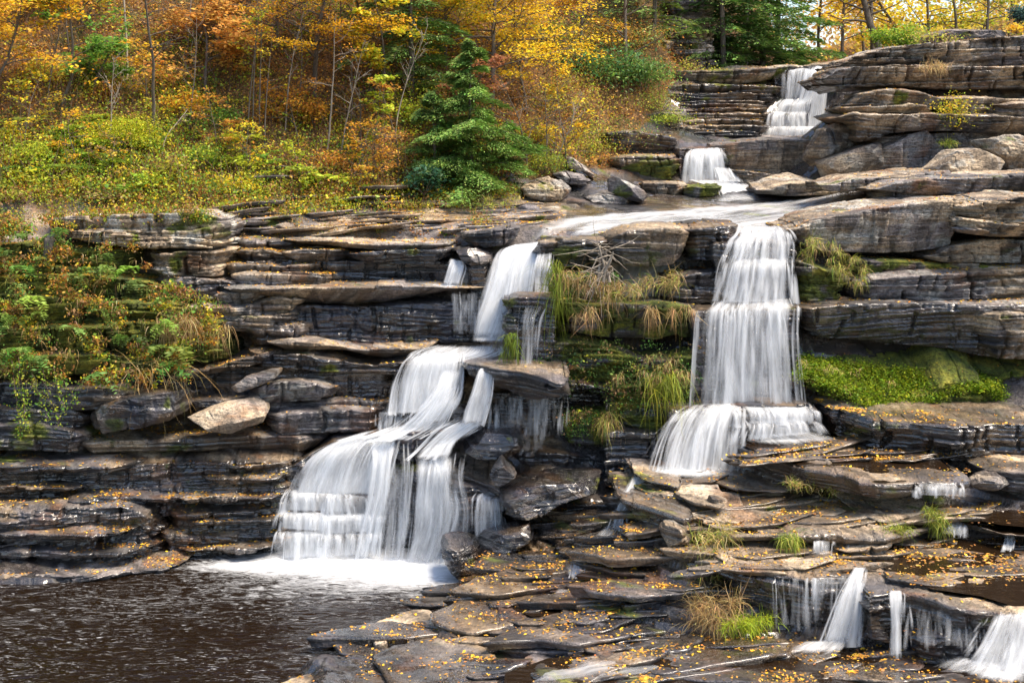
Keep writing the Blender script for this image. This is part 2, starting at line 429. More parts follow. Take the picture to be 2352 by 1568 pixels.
# ------------------------------------------------------------------ rock ledges
TREADS = []      # (positions, leaf density) for scattering leaves
def slab(label, top, bot, d=None, z=None, back=2.0, amp=.13, tamp=.06, slope=.02, rnd_end=.45, wet=.5, moss=0., pale=.1, lich=.4,
         under=.15, leaf=1.0, jag=.22, seed=None, res=.028, name='rock_ledge', cat='rock ledge', puddle=None, tilt=0, group=None, smooth=False, massk=1.0):
    top = np.array(top, float); bot = np.array(bot, float)
    for q_ in (top, bot):
        if q_[0, 0] <= -60: q_[0, 0] = -400
        if q_[-1, 0] >= 2400: q_[-1, 0] = 2680
    if leaf == 0 and wet >= .8 and pale >= 0: pale = -.45  # leafless wet recess and back walls: their shade is put into a darker colour
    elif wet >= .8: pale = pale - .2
    if seed is None: seed = float(abs(hash_str(label)) % 997) * .37
    x0, x1 = top[0, 0], top[-1, 0]
    n0 = 400
    px = np.linspace(x0, x1, n0)
    yt = np.interp(px, top[:, 0], top[:, 1]); yb = np.interp(px, bot[:, 0], bot[:, 1])
    if z is not None:
        zz = np.interp(px, np.linspace(x0, x1, len(z)), z) if hasattr(z, '__len__') else z
        dd = (EYE - zz) * FPX / (yt - HZ)
    else:
        dd = np.interp(px, np.linspace(x0, x1, len(d)), d) if hasattr(d, '__len__') else np.full(n0, float(d))
    Xf = X_(px, dd); Yf = dd.copy(); Zt = Z_(yt, dd); Zb = Z_(yb, dd)
    L = np.r_[0, np.cumsum(np.hypot(np.diff(Xf), np.diff(Yf)))]
    n = max(6, int(L[-1] / res)); li = np.linspace(0, L[-1], n)
    Xf, Yf, Zt, Zb = [np.interp(li, L, a) for a in (Xf, Yf, Zt, Zb)]
    Yf = Yf + jag * 1.4 * fbm(Xf * .7 + seed, Xf * 0 + seed, 4) + jag * .5 * (hsh(np.floor(Xf / .8 + 2 * vn(Xf, seed)), seed) - .5)
    if leaf > 0 and rnd_end:
        le = np.minimum(li, li[-1] - li); q = min(rnd_end * (.6 + .8 * hsh(seed, 1)), li[-1] * .3)
        Yf = Yf + q * np.clip(1 - le / q, 0, 1) ** 2.2
    # end sides run back
    ns = max(4, int(back / .09)); t = np.linspace(1, 0, ns + 1)[:-1]
    def side(i, sgn):
        X = Xf[i] + sgn * (.12 * np.sqrt(t) + .10 * (fbm(t * 4 + seed, t * 0 + i, 3)))
        return X, Yf[i] + t * back, np.full(ns, Zt[i]), np.full(ns, Zb[i])
    a = side(0, -1); b = side(-1, 1)
    X = np.r_[a[0], Xf, b[0][::-1]]; Y = np.r_[a[1], Yf, b[1][::-1]]
    ZT = np.r_[a[2], Zt, b[2][::-1]]; ZB = np.r_[a[3], Zb, b[3][::-1]]
    ZT = ZT + .05 * fbm(X * 1.3 + seed, Y * .2, 4) * (ZT - ZB > .2) + .05 * (hsh(np.floor(X / .7 + vn(X, seed)), seed + 4) - .5) * (ZT - ZB > .15)
    ZB = ZB + .10 * fbm(X * .9 - seed, Y * .2, 4)
    ZB = np.minimum(ZB, ZT - .04)
    N = len(X)
    tx = np.gradient(X); ty = np.gradient(Y); ln = np.hypot(tx, ty) + 1e-9
    nx, ny = ty / ln, -tx / ln
    k = np.ones(9) / 9
    nx = np.convolve(np.pad(nx, 4, 'edge'), k, 'valid'); ny = np.convolve(np.pad(ny, 4, 'edge'), k, 'valid')
    yback = Yf.max() + back
    hmax = (ZT - ZB).max()
    nv = max(5, int(hmax / (res * .68))); nt = max(5, int(back / .07)); nu = 5
    v = np.linspace(0, 1, nv)[:, None]
    Sx = X + .7 * Y
    FZ = ZB + (ZT - ZB) * v
    face_s = np.broadcast_to(Sx, FZ.shape)
    dis = amp * 1.25 * strata(face_s + seed * 3, FZ + tilt * face_s, seed, massk) + .25 * amp * fbm(face_s * 5, FZ * 12, 3)
    hgt = (ZT - ZB)
    rnd = np.minimum(.035, hgt * .2)
    fromtop = (1 - v) * hgt
    dis = dis - rnd * np.clip(1 - fromtop / rnd, 0, 1) ** 2 - under * (1 - v) ** 1.6
    FX = X + nx * dis; FY = Y + ny * dis
    # tread
    tt = (np.linspace(0, 1, nt + 1)[1:, None]) ** 1.15
    ex, ey = FX[-1], FY[-1]
    TY = ey + (np.maximum(yback, ey + .01) - ey) * tt
    TX = ex + 0 * tt
    gx = (TY - ey)
    TZ = ZT + slope * gx + 1.8 * tamp * terr(TX, TY, seed) * np.clip(gx / .12, .35, 1)
    # share the relief with the top of the face
    edge = 1.8 * tamp * terr(ex, ey, seed) * .35
    FZ = FZ + edge * v ** 3
    # underside
    ut = np.linspace(1, 0, nu + 1)[:-1, None]
    UY = FY[0] + (yback - FY[0]) * ut; UX = FX[0] + 0 * ut; UZ = ZB - .05 * ut
    V = np.concatenate([np.stack([UX, UY, UZ], 2), np.stack([FX, FY, FZ], 2), np.stack([TX, TY, TZ], 2)], 0)
    nr = V.shape[0]
    Vf = V.reshape(-1, 3)
    F = grid_faces(nr, N)
    lastr = (nr - 1) * N; i = np.arange(N - 1)
    Fb = np.stack([lastr + i, lastr + i + 1, i + 1, i], 1)
    F = np.concatenate([F, Fb])
    rw = np.zeros((nr, N)); rw[nu:nu + nv] = 1
    wv = np.full((nr, N), float(wet)); wv[nu + nv:] = wet * .5; wv = wv.ravel(); one = np.ones(nr * N)
    pv = np.full((nr, N), float(pale)); pv[nu + nv - 1:] = pale * .8 + .3; pv = pv.ravel()
    zrel = np.ones((nr, N)); zrel[nu:nu + nv] = v
    mo = moss * one
    loc = (float(X.mean()), float(Y.mean()), float(ZB.min()))
    o = mesh(name, Vf, F, ROCK, attrs=rock_attrs(Vf, wv, mo, pv, lich, seed), loc=loc, smooth=smooth)
    tag(o, label, cat, group)
    if leaf > 0:
        m = (gx < min(back, 3))
        pts = np.stack([TX, TY, TZ], 2)[m & np.ones_like(TZ, bool)]
        area = (Xf.max() - Xf.min()) * min(back, 3)
        TREADS.append((pts, leaf, area))
    if puddle is not None:
        gxn = np.linspace(Xf.min() + .1, Xf.max() - .1, 40)
        fy = np.interp(gxn, Xf, Yf) if Xf[-1] > Xf[0] else Yf.mean()
        rows = np.linspace(0, 1, 12)[:, None]
        py = fy + .12 + (yback - fy - .2) * rows
        pz = np.interp(gxn, Xf, Zt) + slope * (py - fy) + puddle
        Vp = np.stack([gxn + 0 * rows, py, pz], 2).reshape(-1, 3)
        p = mesh('shallow_water', Vp, grid_faces(12, 40), PUDDLE, smooth=True); p['kind'] = 'structure'
    return o

def hash_str(s):
    h = 5381
    for c in s: h = (h * 33 + ord(c)) & 0xffffffff
    return h

def rock(label, poly, d, depth=.8, seed=None, wet=.2, moss=0., pale=.3, lich=.6, flat=.35, name='boulder', cat='boulder', rough=.13, tilt=0., power=3.0, ridge=1.0, group=None, zlean=0.):
    """closed boulder whose outline (px) is given; depth = half thickness front to back"""
    if seed is None: seed = float(hash_str(label) % 991) * .31
    poly = np.array(poly, float)
    if wet >= .8: pale = pale - .4
    W = np.stack([X_(poly[:, 0], d), Z_(poly[:, 1], d)], 1)
    c = (W.max(0) + W.min(0)) / 2
    nth, nph = 170, 90
    # dense outline
    Pc = np.vstack([W, W[:1]]); out = []
    for a, b in zip(Pc[:-1], Pc[1:]):
        for t in np.linspace(0, 1, 30, endpoint=False): out.append(a + (b - a) * t)
    out = np.array(out) - c
    th = np.arctan2(out[:, 1], out[:, 0]); r = np.hypot(out[:, 0], out[:, 1])
    o_ = np.argsort(th); th = th[o_]; r = r[o_]
    T = np.linspace(-np.pi, np.pi, nth, endpoint=False)
    R = np.interp(T, np.r_[th - 2 * np.pi, th, th + 2 * np.pi], np.r_[r, r, r])
    ph = np.linspace(0, np.pi, nph)           # 0 = front pole, pi = back pole
    cs = np.sign(np.cos(ph)) * np.abs(np.cos(ph)) ** (2 / power); sn = np.abs(np.sin(ph)) ** (2 / power)
    X = R[None] * np.cos(T)[None] * sn[:, None]; Z = R[None] * np.sin(T)[None] * sn[:, None]
    Y = -cs[:, None] * depth * np.ones(nth)[None]
    # cut by random planes for facets
    rg = np.random.default_rng(int(seed * 100) + 1)
    sc = max(R.max(), depth)
    for i in range(17):
        nn = rg.normal(size=3); nn[1] = -abs(nn[1]); nn /= np.linalg.norm(nn)
        ext = np.abs(X * nn[0] + Y * nn[1] + Z * nn[2]).max() * rg.uniform(.66, .96)
        dd = X * nn[0] + Y * nn[1] + Z * nn[2] - ext
        k = np.clip(dd, 0, None)
        X -= nn[0] * k * .9; Y -= nn[1] * k * .9; Z -= nn[2] * k * .9
    Y = Y + zlean * Z
    ax, az = X + c[0], Z + c[1]
    s_ = strata(ax + Y * .7 + seed * 5, az - tilt * ax, seed)
    rr = 1 + (rough * ridge * s_) / (np.hypot(np.hypot(X, Z), Y) + .25) + rough * 1.5 * (fbm(ax * 2.2, az * 2.2 + Y * 2, 5) + .35 * (hsh(np.floor(ax * 2.1 + vn(az * 2, ax)), np.floor(az * 3.2 + vn(ax * 2, az))) - .5))
    X *= rr; Z *= rr; Y *= rr
    V = np.stack([X + c[0], Y + d + depth * .6, Z + c[1]], 2).reshape(-1, 3)
    i = np.arange(nph - 1)[:, None] * nth; j = np.arange(nth)[None]; j2 = (j + 1) % nth
    F = np.stack([(i + j), (i + j2), (i + nth + j2), (i + nth + j)], 2).reshape(-1, 4)
    one = np.ones(len(V))
    loc = (float(c[0]), float(d + depth * .6), float(V[:, 2].min()))
    ob = mesh(name, V, F[:, ::-1], ROCK, attrs=rock_attrs(V, wet, moss, pale, lich, seed), loc=loc)
    tag(ob, label, cat, group)
    return ob

def plates(name, specs, kind='structure', label=None, cat=None):
    """thin irregular rock plates lying on the ledges; spec = (x, y, z, rx, ry, rot, thick, dipx, dipy, wet, pale[, outline])"""
    Vs, Fs, at, off = [], [], {}, 0
    for q, sp in enumerate(specs):
        x, y, z, rx, ry, rot, th, dx, dy, wet, pale = sp[:11]
        r = np.random.default_rng(q * 13 + 5 + int(abs(x) * 100))
        nth = 60; T = np.linspace(-np.pi, np.pi, nth, endpoint=False)
        if len(sp) > 11:
            po = np.array(sp[11]) - [x, y]
            Pc = np.vstack([po, po[:1]]); o_ = np.concatenate([a + (b - a) * np.linspace(0, 1, 20)[:-1, None] for a, b in zip(Pc[:-1], Pc[1:])])
            tt = np.arctan2(o_[:, 1], o_[:, 0]); rr = np.hypot(o_[:, 0], o_[:, 1]); k = np.argsort(tt); tt, rr = tt[k], rr[k]
            R = np.interp(T, np.r_[tt - 2 * np.pi, tt, tt + 2 * np.pi], np.r_[rr, rr, rr]); ux = uy = 1.; rot = 0.
        else:
            m = r.integers(6, 10); ta = np.sort(r.uniform(-np.pi, np.pi, m) * .3 + np.linspace(-np.pi, np.pi, m, endpoint=False)); ra = r.uniform(.65, 1.15, m)
            pa = np.stack([ra * np.cos(ta), ra * np.sin(ta)], 1); Pc = np.vstack([pa, pa[:1]])
            o_ = np.concatenate([a + (b - a) * np.linspace(0, 1, 20)[:-1, None] for a, b in zip(Pc[:-1], Pc[1:])])
            tt = np.arctan2(o_[:, 1], o_[:, 0]); rr = np.hypot(o_[:, 0], o_[:, 1]); k = np.argsort(tt); tt, rr = tt[k], rr[k]
            R = np.interp(T, np.r_[tt - 2 * np.pi, tt, tt + 2 * np.pi], np.r_[rr, rr, rr]); ux, uy = rx, ry
        R = R * (1 + .10 * fbm(T * 2.5 + q, T * 0 + q, 3) + .05 * (hsh(np.floor(T * 5), q) - .5))
        top = [.02, .25, .45, .62, .76, .87, .95, 1.0]
        sides = np.linspace(0, 1, max(3, int(th / .03)) + 1)[1:]
        rings = []
        c, s_ = math.cos(rot), math.sin(rot)
        for f in top:
            X = R * f * np.cos(T) * ux; Y = R * f * np.sin(T) * uy
            Xr, Yr = x + X * c - Y * s_, y + X * s_ + Y * c
            Z = z + dx * (Xr - x) + dy * (Yr - y) + .05 * terr(Xr * 1.5, Yr * 1.5, 5.) - (.02 if f == 1 else 0)
            rings.append(np.stack([Xr, Yr, Z], 1))
        e = rings[-1].copy(); cen = np.array([x, y])
        outd = (e[:, :2] - cen); outd /= np.linalg.norm(outd, axis=1)[:, None] + 1e-9
        for f in sides:
            p = e.copy(); p[:, 2] -= th * f
            lam = .05 * (hsh(np.floor((p[:, 2].mean() + q) / .05), q) - .6) + .04 * fbm(T * 4 + q, np.full(nth, f * 5), 3)
            p[:, :2] += outd * np.broadcast_to(lam, (nth,))[:, None] - outd * .10 * f
            rings.append(p)
        G = np.stack(rings); nr = len(rings); V = G.reshape(-1, 3)
        i = np.arange(nr - 1)[:, None] * nth; j = np.arange(nth)[None]; j2 = (j + 1) % nth
        F = np.stack([i + j, i + j2, i + nth + j2, i + nth + j], 2).reshape(-1, 4)[:, ::-1]
        Vs.append(V); Fs.append(F + off); off += len(V)
        a = rock_attrs(V, wet, .03, pale, .2, q * 1.3)
        for k_, v_ in a.items(): at.setdefault(k_, []).append(v_)
        TREADS.append((G[:7].reshape(-1, 3), 3.0, rx * ry * 3 if len(sp) <= 11 else 1.5))
    o = mesh(name, np.concatenate(Vs), np.concatenate(Fs), ROCK, attrs={k: np.concatenate(v) for k, v in at.items()})
    if kind: o['kind'] = kind
    return o
def rand_plates(n, x0, x1, d0, d1, z=None, rx=(.4, 1.9), asp=(.28, .5), th=(.05, .16), wet=(.5, 1), pale=(0, .4), dip=(.07, -.06), seed=1, lift=(0, .06), stack=False):
    r = np.random.default_rng(seed); out = []
    for _ in range(n):
        px = r.uniform(x0, x1); d = r.uniform(d0, d1); X = X_(px, d)
        zz = float(H1(np.array([X]), np.array([d]))[0]) if z is None else z
        if zz < .02: continue
        a = rx[0] + (rx[1] - rx[0]) * r.random() ** 1.8
        if stack and r.random() < .5:
            out.append((X + r.normal() * .15 * a, d + .1 * a, zz + r.uniform(*lift) + r.uniform(.04, .09), a * .65, a * .65 * r.uniform(*asp), r.normal() * .22, .1, dip[0], dip[1], r.uniform(*wet), r.uniform(*pale)))
        out.append((X, d, zz + r.uniform(*lift), a, a * r.uniform(*asp), r.normal() * .22, r.uniform(*th), dip[0] + r.normal() * .035, dip[1] + r.normal() * .035, r.uniform(*wet), r.uniform(*pale)))
    return out
def plate_px(outline, z, th=.15, wet=.3, pale=.6, dx=.03, dy=.0):
    pts = np.array([[X_(a, (EYE - z) * FPX / (b - HZ)), (EYE - z) * FPX / (b - HZ)] for a, b in outline]); c = (pts.max(0) + pts.min(0)) / 2
    return (c[0], c[1], z, 1, 1, 0, th, dx, dy, wet, pale, pts)
S = slab
# ---- lower left wall beside the pool
S("lowest thin rock apron at the left edge of the dark pool", [(-60,1335),(100,1322),(200,1328),(300,1312),(420,1302)], [(-60,1375),(100,1360),(200,1342),(300,1330),(420,1312)], z=.14, back=1.6, wet=.5, leaf=5, tamp=.08, pale=.4)
S("bulging layered wet rock wall at the left edge above the pool", [(-80,1185),(60,1178),(180,1170),(260,1164),(330,1178),(372,1212)], [(-80,1330),(270,1318),(372,1300)], d=[29.6,29.6,29.9,30.2], back=1.8, amp=0.25, under=.1, wet=.75, leaf=4, slope=.1, pale=.2, massk=.15)
S("bottom course of the dark wall left of the big fall", [(360,1225),(480,1232),(600,1228),(660,1222)], [(360,1300),(500,1298),(660,1285)], d=[30.35,30.75], back=1.6, amp=0.15, under=.3, wet=.9, leaf=4, slope=.12, massk=.15)
S("blue sheened course of the dark wall above the bottom one", [(370,1180),(480,1172),(600,1168),(665,1165)], [(370,1232),(500,1236),(665,1226)], d=[30.6,30.85], back=1.5, amp=0.12, under=.08, wet=1, leaf=2.5, slope=.15, massk=.15)
S("dark wet course under the jointed corner, left of the big fall", [(300,1130),(420,1122),(560,1118),(672,1112)], [(300,1185),(500,1182),(672,1172)], d=[30.8,31.0], back=1.4, amp=0.12, under=.05, wet=1, leaf=2, slope=.2, massk=.15)
S("uppermost dark course of the wall left of the big fall", [(-60,1105),(150,1082),(300,1070),(500,1062),(685,1060)], [(-60,1180),(300,1142),(685,1120)], d=[30.5,30.9,31.15], back=1.3, amp=0.14, under=.02, wet=1, leaf=1.5, slope=.3, massk=.15)
S("mossy ended dark rock course at the left edge", [(-60,1060),(40,1055),(130,1068),(260,1062)], [(-60,1110),(260,1090)], d=[30.8,31.1], back=1.3, amp=0.15, wet=.8, moss=.45, leaf=2, massk=.15)
S("long thin ledge strewn with leaves left of the middle cascade", [(165,1018),(300,1012),(420,1006),(560,1003),(700,1003),(735,1008)], [(165,1045),(420,1040),(600,1038),(735,1042)], d=[31.1,31.4], back=1.4, amp=.08, wet=0.70, leaf=7, under=.3, pale=.3)
S("short ledge at the left edge under the hanging green vine", [(-60,985),(60,975),(150,985),(200,1000)], [(-60,1040),(200,1035)], d=[30.8,31.1], back=1.2, wet=.8, moss=.35, leaf=3)
rock("long tilted dark boulder at left lying on the leafy ledge", [(185,990),(200,940),(300,908),(390,893),(442,915),(425,955),(335,985),(230,1000)], 30.9, .8, wet=.8, pale=.1, rough=.12, power=4)
rock("flat grey boulder sprinkled with yellow leaves on the left ledge", [(421,966),(470,945),(511,932),(585,922),(612,950),(600,977),(531,994),(470,985)], 30.7, .55, wet=.15, pale=.75, lich=.3, rough=.03, power=5, zlean=.9)
S("dark mossy slab left of the long tilted boulder", [(60,905),(150,895),(260,890),(300,905)], [(60,950),(300,945)], d=31.1, back=1.2, wet=.7, moss=.3, leaf=2)
rock("narrow slab tilted up to the right behind the flat boulder", [(525,893),(560,868),(610,852),(655,847),(650,860),(600,885),(545,905)], 31.3, .4, wet=.5, pale=.3, rough=.08)
S("grey slab with lichen above the flat boulder", [(560,893),(640,880),(720,878),(776,895)], [(560,935),(700,928),(776,920)], d=31.4, back=1.2, wet=.45, lich=1, leaf=2.5, under=.3, moss=.15)
S("dark rock under the lichen slab left of the cascade", [(420,925),(560,915),(700,930)], [(420,965),(700,955)], d=31.8, back=1.2, wet=.9, leaf=1)
S("stepped wet ledge where the cascade starts to spread", [(600,952),(690,944),(780,940),(880,942)], [(600,1000),(700,998),(880,996)], d=[31.35,31.5], back=1.3, wet=.8, leaf=3, amp=.15)
S("ledge behind the stepped wet ledge left of the cascade", [(640,930),(780,922),(900,925)], [(640,950),(900,950)], d=31.9, back=1.2, wet=.8, leaf=6, amp=.1)
for i, (lab, x0, x1, y, dd, h_) in enumerate([
    ("thin leafy ledge high on the dark wall at left", -60, 330, 1072, 30.55, 16), ("thin ledge running to the big fall under the long leafy ledge", 330, 700, 1066, 30.9, 14),
    ("short thin ledge jutting from the dark wall near the fall", 430, 668, 1098, 30.75, 12), ("thin mossy ledge in the dark wall at the left edge", -60, 200, 1120, 30.4, 14),
    ("slim dark ledge halfway down the wall beside the fall", 380, 668, 1140, 30.62, 13), ("slim wet ledge above the bulging wall", 120, 420, 1150, 30.25, 14),
    ("slim leafy ledge low on the wall beside the fall", 400, 655, 1196, 30.45, 12), ("lowest slim ledge just above the pool beside the fall", 370, 655, 1258, 30.25, 13),
    ("thin shelf on the face of the bulging wall", -60, 290, 1228, 29.45, 14), ("lower thin shelf on the face of the bulging wall", -60, 340, 1275, 29.4, 14)]):
    S(lab, [(x0, y + 3), ((x0 * 2 + x1) / 3, y - 2), (x1, y)], [(x0, y + h_ + 3), ((x0 + x1) / 2, y + h_ + 2), (x1, y + h_ - 3)], d=dd, back=.9, wet=.85, leaf=7, amp=.12, under=.14, jag=.35, rnd_end=.9, massk=.2, pale=.1)
# ---- recesses and mid left ledges
S("dark back wall of the low recess on the left", [(200,850),(500,845),(800,840),(900,845)], [(200,930),(900,935)], d=32.3, back=1.5, wet=.9, leaf=1)
S("pale flat ledge with leaves at its back, left of the big cascade", [(610,790),(690,782),(781,795),(860,802),(930,800),(1000,795)], [(610,806),(700,808),(781,815),(880,830),(1000,812)], d=[32.0,32.1], back=1.6, wet=.2, pale=.6, lich=.2, leaf=2.5, under=.5, amp=.06, tamp=.03)
S("thin dark ledge under the pale flat ledge", [(560,812),(700,815),(860,838),(960,830)], [(560,850),(900,862),(960,860)], d=31.9, back=1.3, wet=.8, leaf=1, amp=.12, moss=.2)
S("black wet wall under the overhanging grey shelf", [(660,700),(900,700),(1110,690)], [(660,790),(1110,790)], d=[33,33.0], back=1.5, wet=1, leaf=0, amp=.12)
S("massive overhanging grey shelf with a thin water sheet on top", [(505,664),(640,660),(800,657),(960,657),(1112,662)], [(505,676),(690,702),(800,706),(915,697),(1016,679),(1112,668)], d=[32.5,32.8], back=1.6, wet=.2, pale=.45, lich=.4, leaf=2, under=.7, amp=.05, tamp=.02, slope=.0)
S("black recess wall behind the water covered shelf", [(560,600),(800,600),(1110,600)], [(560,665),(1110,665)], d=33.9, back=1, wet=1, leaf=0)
S("layered dark wet ledge above the black recess", [(780,582),(860,578),(960,574),(1045,574)], [(780,608),(900,610),(1045,611)], d=[33.5,33.4], back=1.6, wet=1.00, under=.3, leaf=3)
S("blocky leaf covered ledge right of the grey rock pillar", [(640,580),(700,572),(780,575),(800,580)], [(640,600),(700,606),(800,603)], d=33.7, back=1.5, wet=.5, under=.3, leaf=9)
S("pale capping ledge at the front of the upper shelf, left half", [(648,550),(720,552),(800,556),(880,562),(960,562),(1042,560)], [(648,558),(720,566),(800,572),(880,577),(1042,576)], d=[34.0,33.6], back=2.0, wet=.1, pale=.95, under=.3, leaf=5, tamp=.04, amp=.07)
S("leaf covered step ledge left of the black recess", [(520,635),(600,628),(700,630),(760,634)], [(520,660),(760,660)], d=33.2, back=1.4, wet=.4, leaf=12)
S("dark little step above the leaf covered step", [(500,610),(560,606),(650,612),(735,608)], [(500,632),(735,630)], d=33.6, back=1.4, wet=.5, leaf=9)
S("lichened dark step right of the pale cliff block", [(520,580),(600,572),(690,588)], [(520,600),(690,608)], d=34.0, back=1.6, wet=.3, leaf=9)
S("upper dark step under the capping ledge", [(540,556),(640,553),(700,560)], [(540,585),(700,582)], d=34.5, back=1.6, wet=.4, leaf=6, moss=.2)
# grey jointed rock pillar in the left middle
S("pale wedge ledge at the head of the grey pillar", [(470,682),(510,676),(580,672),(614,676)], [(470,705),(560,708),(614,695)], d=32.6, back=1.6, wet=.05, pale=.9, leaf=3, moss=.2)
S("blocky grey pillar course below the pale wedge", [(440,705),(560,706),(640,680),(690,690)], [(440,735),(600,730),(690,720)], d=32.7, back=1.6, wet=.1, pale=.6, leaf=2, amp=.2)
S("crumbly grey course of the pillar with moss", [(400,730),(520,728),(690,715)], [(400,755),(690,770)], d=32.6, back=1.6, wet=.3, pale=.35, leaf=2, amp=.2, moss=.2)
S("dark layered foot of the grey pillar", [(540,752),(620,748),(715,745)], [(540,800),(715,795)], d=32.4, back=1.6, wet=.6, pale=.15, leaf=3, amp=.22)
S("leafy ledge end under the brown hanging grass", [(380,870),(480,845),(560,820),(640,805)], [(380,880),(640,830)], d=32, back=1.3, wet=.5, leaf=4, amp=.1)
# ---- mossy bank
S("pale lichened cliff block, top course, at left middle", [(95,506),(150,500),(250,496),(360,490),(462,487),(500,500)], [(95,530),(250,532),(500,545)], d=[33.2,33.4], back=1.5, wet=0, pale=.95, lich=1, leaf=3, amp=.14, moss=.12)
S("pale lichened cliff block, middle course, at left middle", [(120,528),(300,532),(440,530),(520,512),(523,520)], [(120,545),(300,572),(440,565),(523,545)], d=[33.0,33.2], back=1.5, wet=0, pale=.9, lich=1, leaf=2, amp=.2, moss=.2)
S("jutting pale course under the lichened block", [(280,550),(380,545),(480,548),(500,560)], [(280,572),(420,572),(500,575)], d=[32.8,33], back=1.5, wet=0, pale=.85, lich=1, leaf=2, amp=.2)
S("stacked thin grey courses right of the mossy bank", [(320,585),(420,578),(500,582)], [(320,635),(500,640)], d=[32.7,32.9], back=1.5, wet=.05, pale=.7, lich=1, leaf=2, amp=.22, moss=.15)
S("dark crumbly courses below the grey stack", [(330,640),(430,636),(560,650)], [(330,690),(560,690)], d=32.9, back=1.5, wet=.5, leaf=4, amp=.2, moss=.2)
S("top step of the mossy bank at the left edge", [(-80,560),(60,560),(200,570),(300,580)], [(-80,640),(300,645)], d=[33,33.1], back=1.6, wet=.1, moss=.85, leaf=10, amp=.2)
S("second step of the mossy bank at the left edge", [(-80,635),(60,632),(200,632),(340,650),(400,670)], [(-80,690),(400,700)], d=[32.6,32.7], back=1.4, wet=.1, moss=.9, leaf=14, amp=.25)
S("third step of the mossy bank at the left edge", [(-80,678),(60,674),(200,690),(420,700)], [(-80,770),(420,770)], d=[32.2,32.5], back=1.4, wet=.1, moss=.95, leaf=10, amp=.3)
S("fourth step of the mossy bank, under the brown hanging grass", [(-80,760),(100,755),(300,745),(520,740)], [(-80,815),(520,835)], d=[31.9,32.3], back=1.3, wet=.2, moss=.95, leaf=6, amp=.3)
S("lowest overhanging lip of the mossy bank", [(-80,815),(80,812),(220,812),(330,825),(420,840)], [(-80,875),(120,870),(240,865),(420,870)], d=[31.5,31.9], back=1.3, wet=.3, moss=.8, leaf=10, amp=.2, under=.3)
S("dark layered rock under the mossy bank at the left edge", [(-60,878),(50,880),(160,885)], [(-60,960),(160,950)], d=31.6, back=1.2, wet=.8, moss=.25, leaf=1, amp=.15)
S("wet dark rock left of the long tilted boulder", [(-60,940),(50,938),(170,945),(200,960)], [(-60,985),(200,985)], d=31.1, back=1.2, wet=.9, leaf=1, amp=.15, moss=.2)
# ---- middle shelf fronts
S("dark undercut lip left of the big left fall", [(1065,538),(1100,530),(1150,528),(1195,524)], [(1068,562),(1110,570),(1195,560)], d=[33.4,33.2], back=1.6, wet=.4, under=.2, leaf=2, amp=.12)
rock("rounded dark lip stone between the small fall and the big left fall", [(1043,572),(1075,566),(1130,575),(1135,600),(1100,613),(1062,606)], 33.2, .5, wet=.6, pale=.1)
S("dark wall behind the big left fall", [(1080,600),(1250,590)], [(1080,770),(1260,770)], d=[33.4,32.9], back=1.2, wet=1, leaf=0)
S("dark rounded lip between the big and the thin fall", [(1215,582),(1240,560),(1290,556),(1330,560)], [(1215,600),(1290,602),(1330,600)], d=[32.4,32.2], back=1.6, wet=.8, leaf=1)
S("dark jointed block face between the two waterfalls", [(1400,548),(1440,532),(1500,526),(1560,524),(1585,535)], [(1400,612),(1480,615),(1550,612),(1585,600)], d=[31.6,31.5], back=1.9, wet=.55, pale=.15, lich=.6, leaf=1, amp=.06, under=.25)
S("shelf lip above the brown grass between the waterfalls", [(1260,552),(1330,548),(1410,550)], [(1260,610),(1410,620)], d=[32.2,31.8], back=2, wet=.7, leaf=1, moss=.2)
S("wet blue grey lip just left of the right waterfall", [(1575,528),(1620,520),(1700,522)], [(1575,600),(1700,605)], d=[31.7,31.7], back=1.9, wet=.9, leaf=1, amp=.15)
S("crumbly dark ledges left of the right waterfall", [(1530,640),(1600,625),(1700,620)], [(1530,700),(1700,700)], d=31.6, back=1.2, wet=.8, leaf=4, amp=.25)
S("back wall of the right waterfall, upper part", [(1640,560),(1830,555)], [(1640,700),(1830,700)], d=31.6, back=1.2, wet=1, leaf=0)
S("overhanging grassy ledge between the waterfalls", [(1275,690),(1350,700),(1450,700),(1560,701),(1620,704)], [(1275,760),(1400,782),(1500,785),(1560,770),(1620,780)], d=[31.2,30.9], back=1.5, wet=.5, moss=.55, leaf=3, under=.25, amp=.2)
S("mossy shoulder below the thin fall", [(1255,630),(1330,632),(1420,640)], [(1255,700),(1420,705)], d=31.8, back=1.4, wet=.6, moss=.6, leaf=1, amp=.2)
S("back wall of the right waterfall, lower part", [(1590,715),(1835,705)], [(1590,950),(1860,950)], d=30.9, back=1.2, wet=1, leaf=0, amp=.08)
S("dark pillar carrying the thin fall", [(1163,690),(1190,683),(1230,686),(1272,686)], [(1160,850),(1272,860)], d=[31.4,31.1], back=1.2, wet=.9, moss=.15, leaf=0, amp=.15)
S("mossy hump below the brown grass ledge", [(1225,800),(1300,785),(1400,800),(1500,830)], [(1225,860),(1500,900)], d=[31.2,31.2], back=1.5, wet=.4, moss=.8, leaf=0, amp=.3)
S("mossy bank under the right end of the grassy ledge", [(1420,850),(1500,830),(1600,815)], [(1400,950),(1600,940)], d=[30.9,30.7], back=1.4, wet=.5, moss=.85, leaf=0, amp=.35)
S("triangular prow rock splitting the middle cascade", [(1058,828),(1072,836),(1110,842),(1142,846),(1200,852),(1260,868),(1300,885)], [(1058,880),(1080,893),(1142,895),(1200,920),(1260,908),(1300,905)], z=[4.15,4.15], back=1.2, wet=.95, pale=-.1, leaf=.5, under=.35, amp=.08)
S("thin wet ledge over the black cave", [(1255,892),(1330,884),(1400,892),(1420,900)], [(1255,907),(1400,908),(1420,905)], d=[31,30.9], back=1.5, wet=1, leaf=0, under=.3)
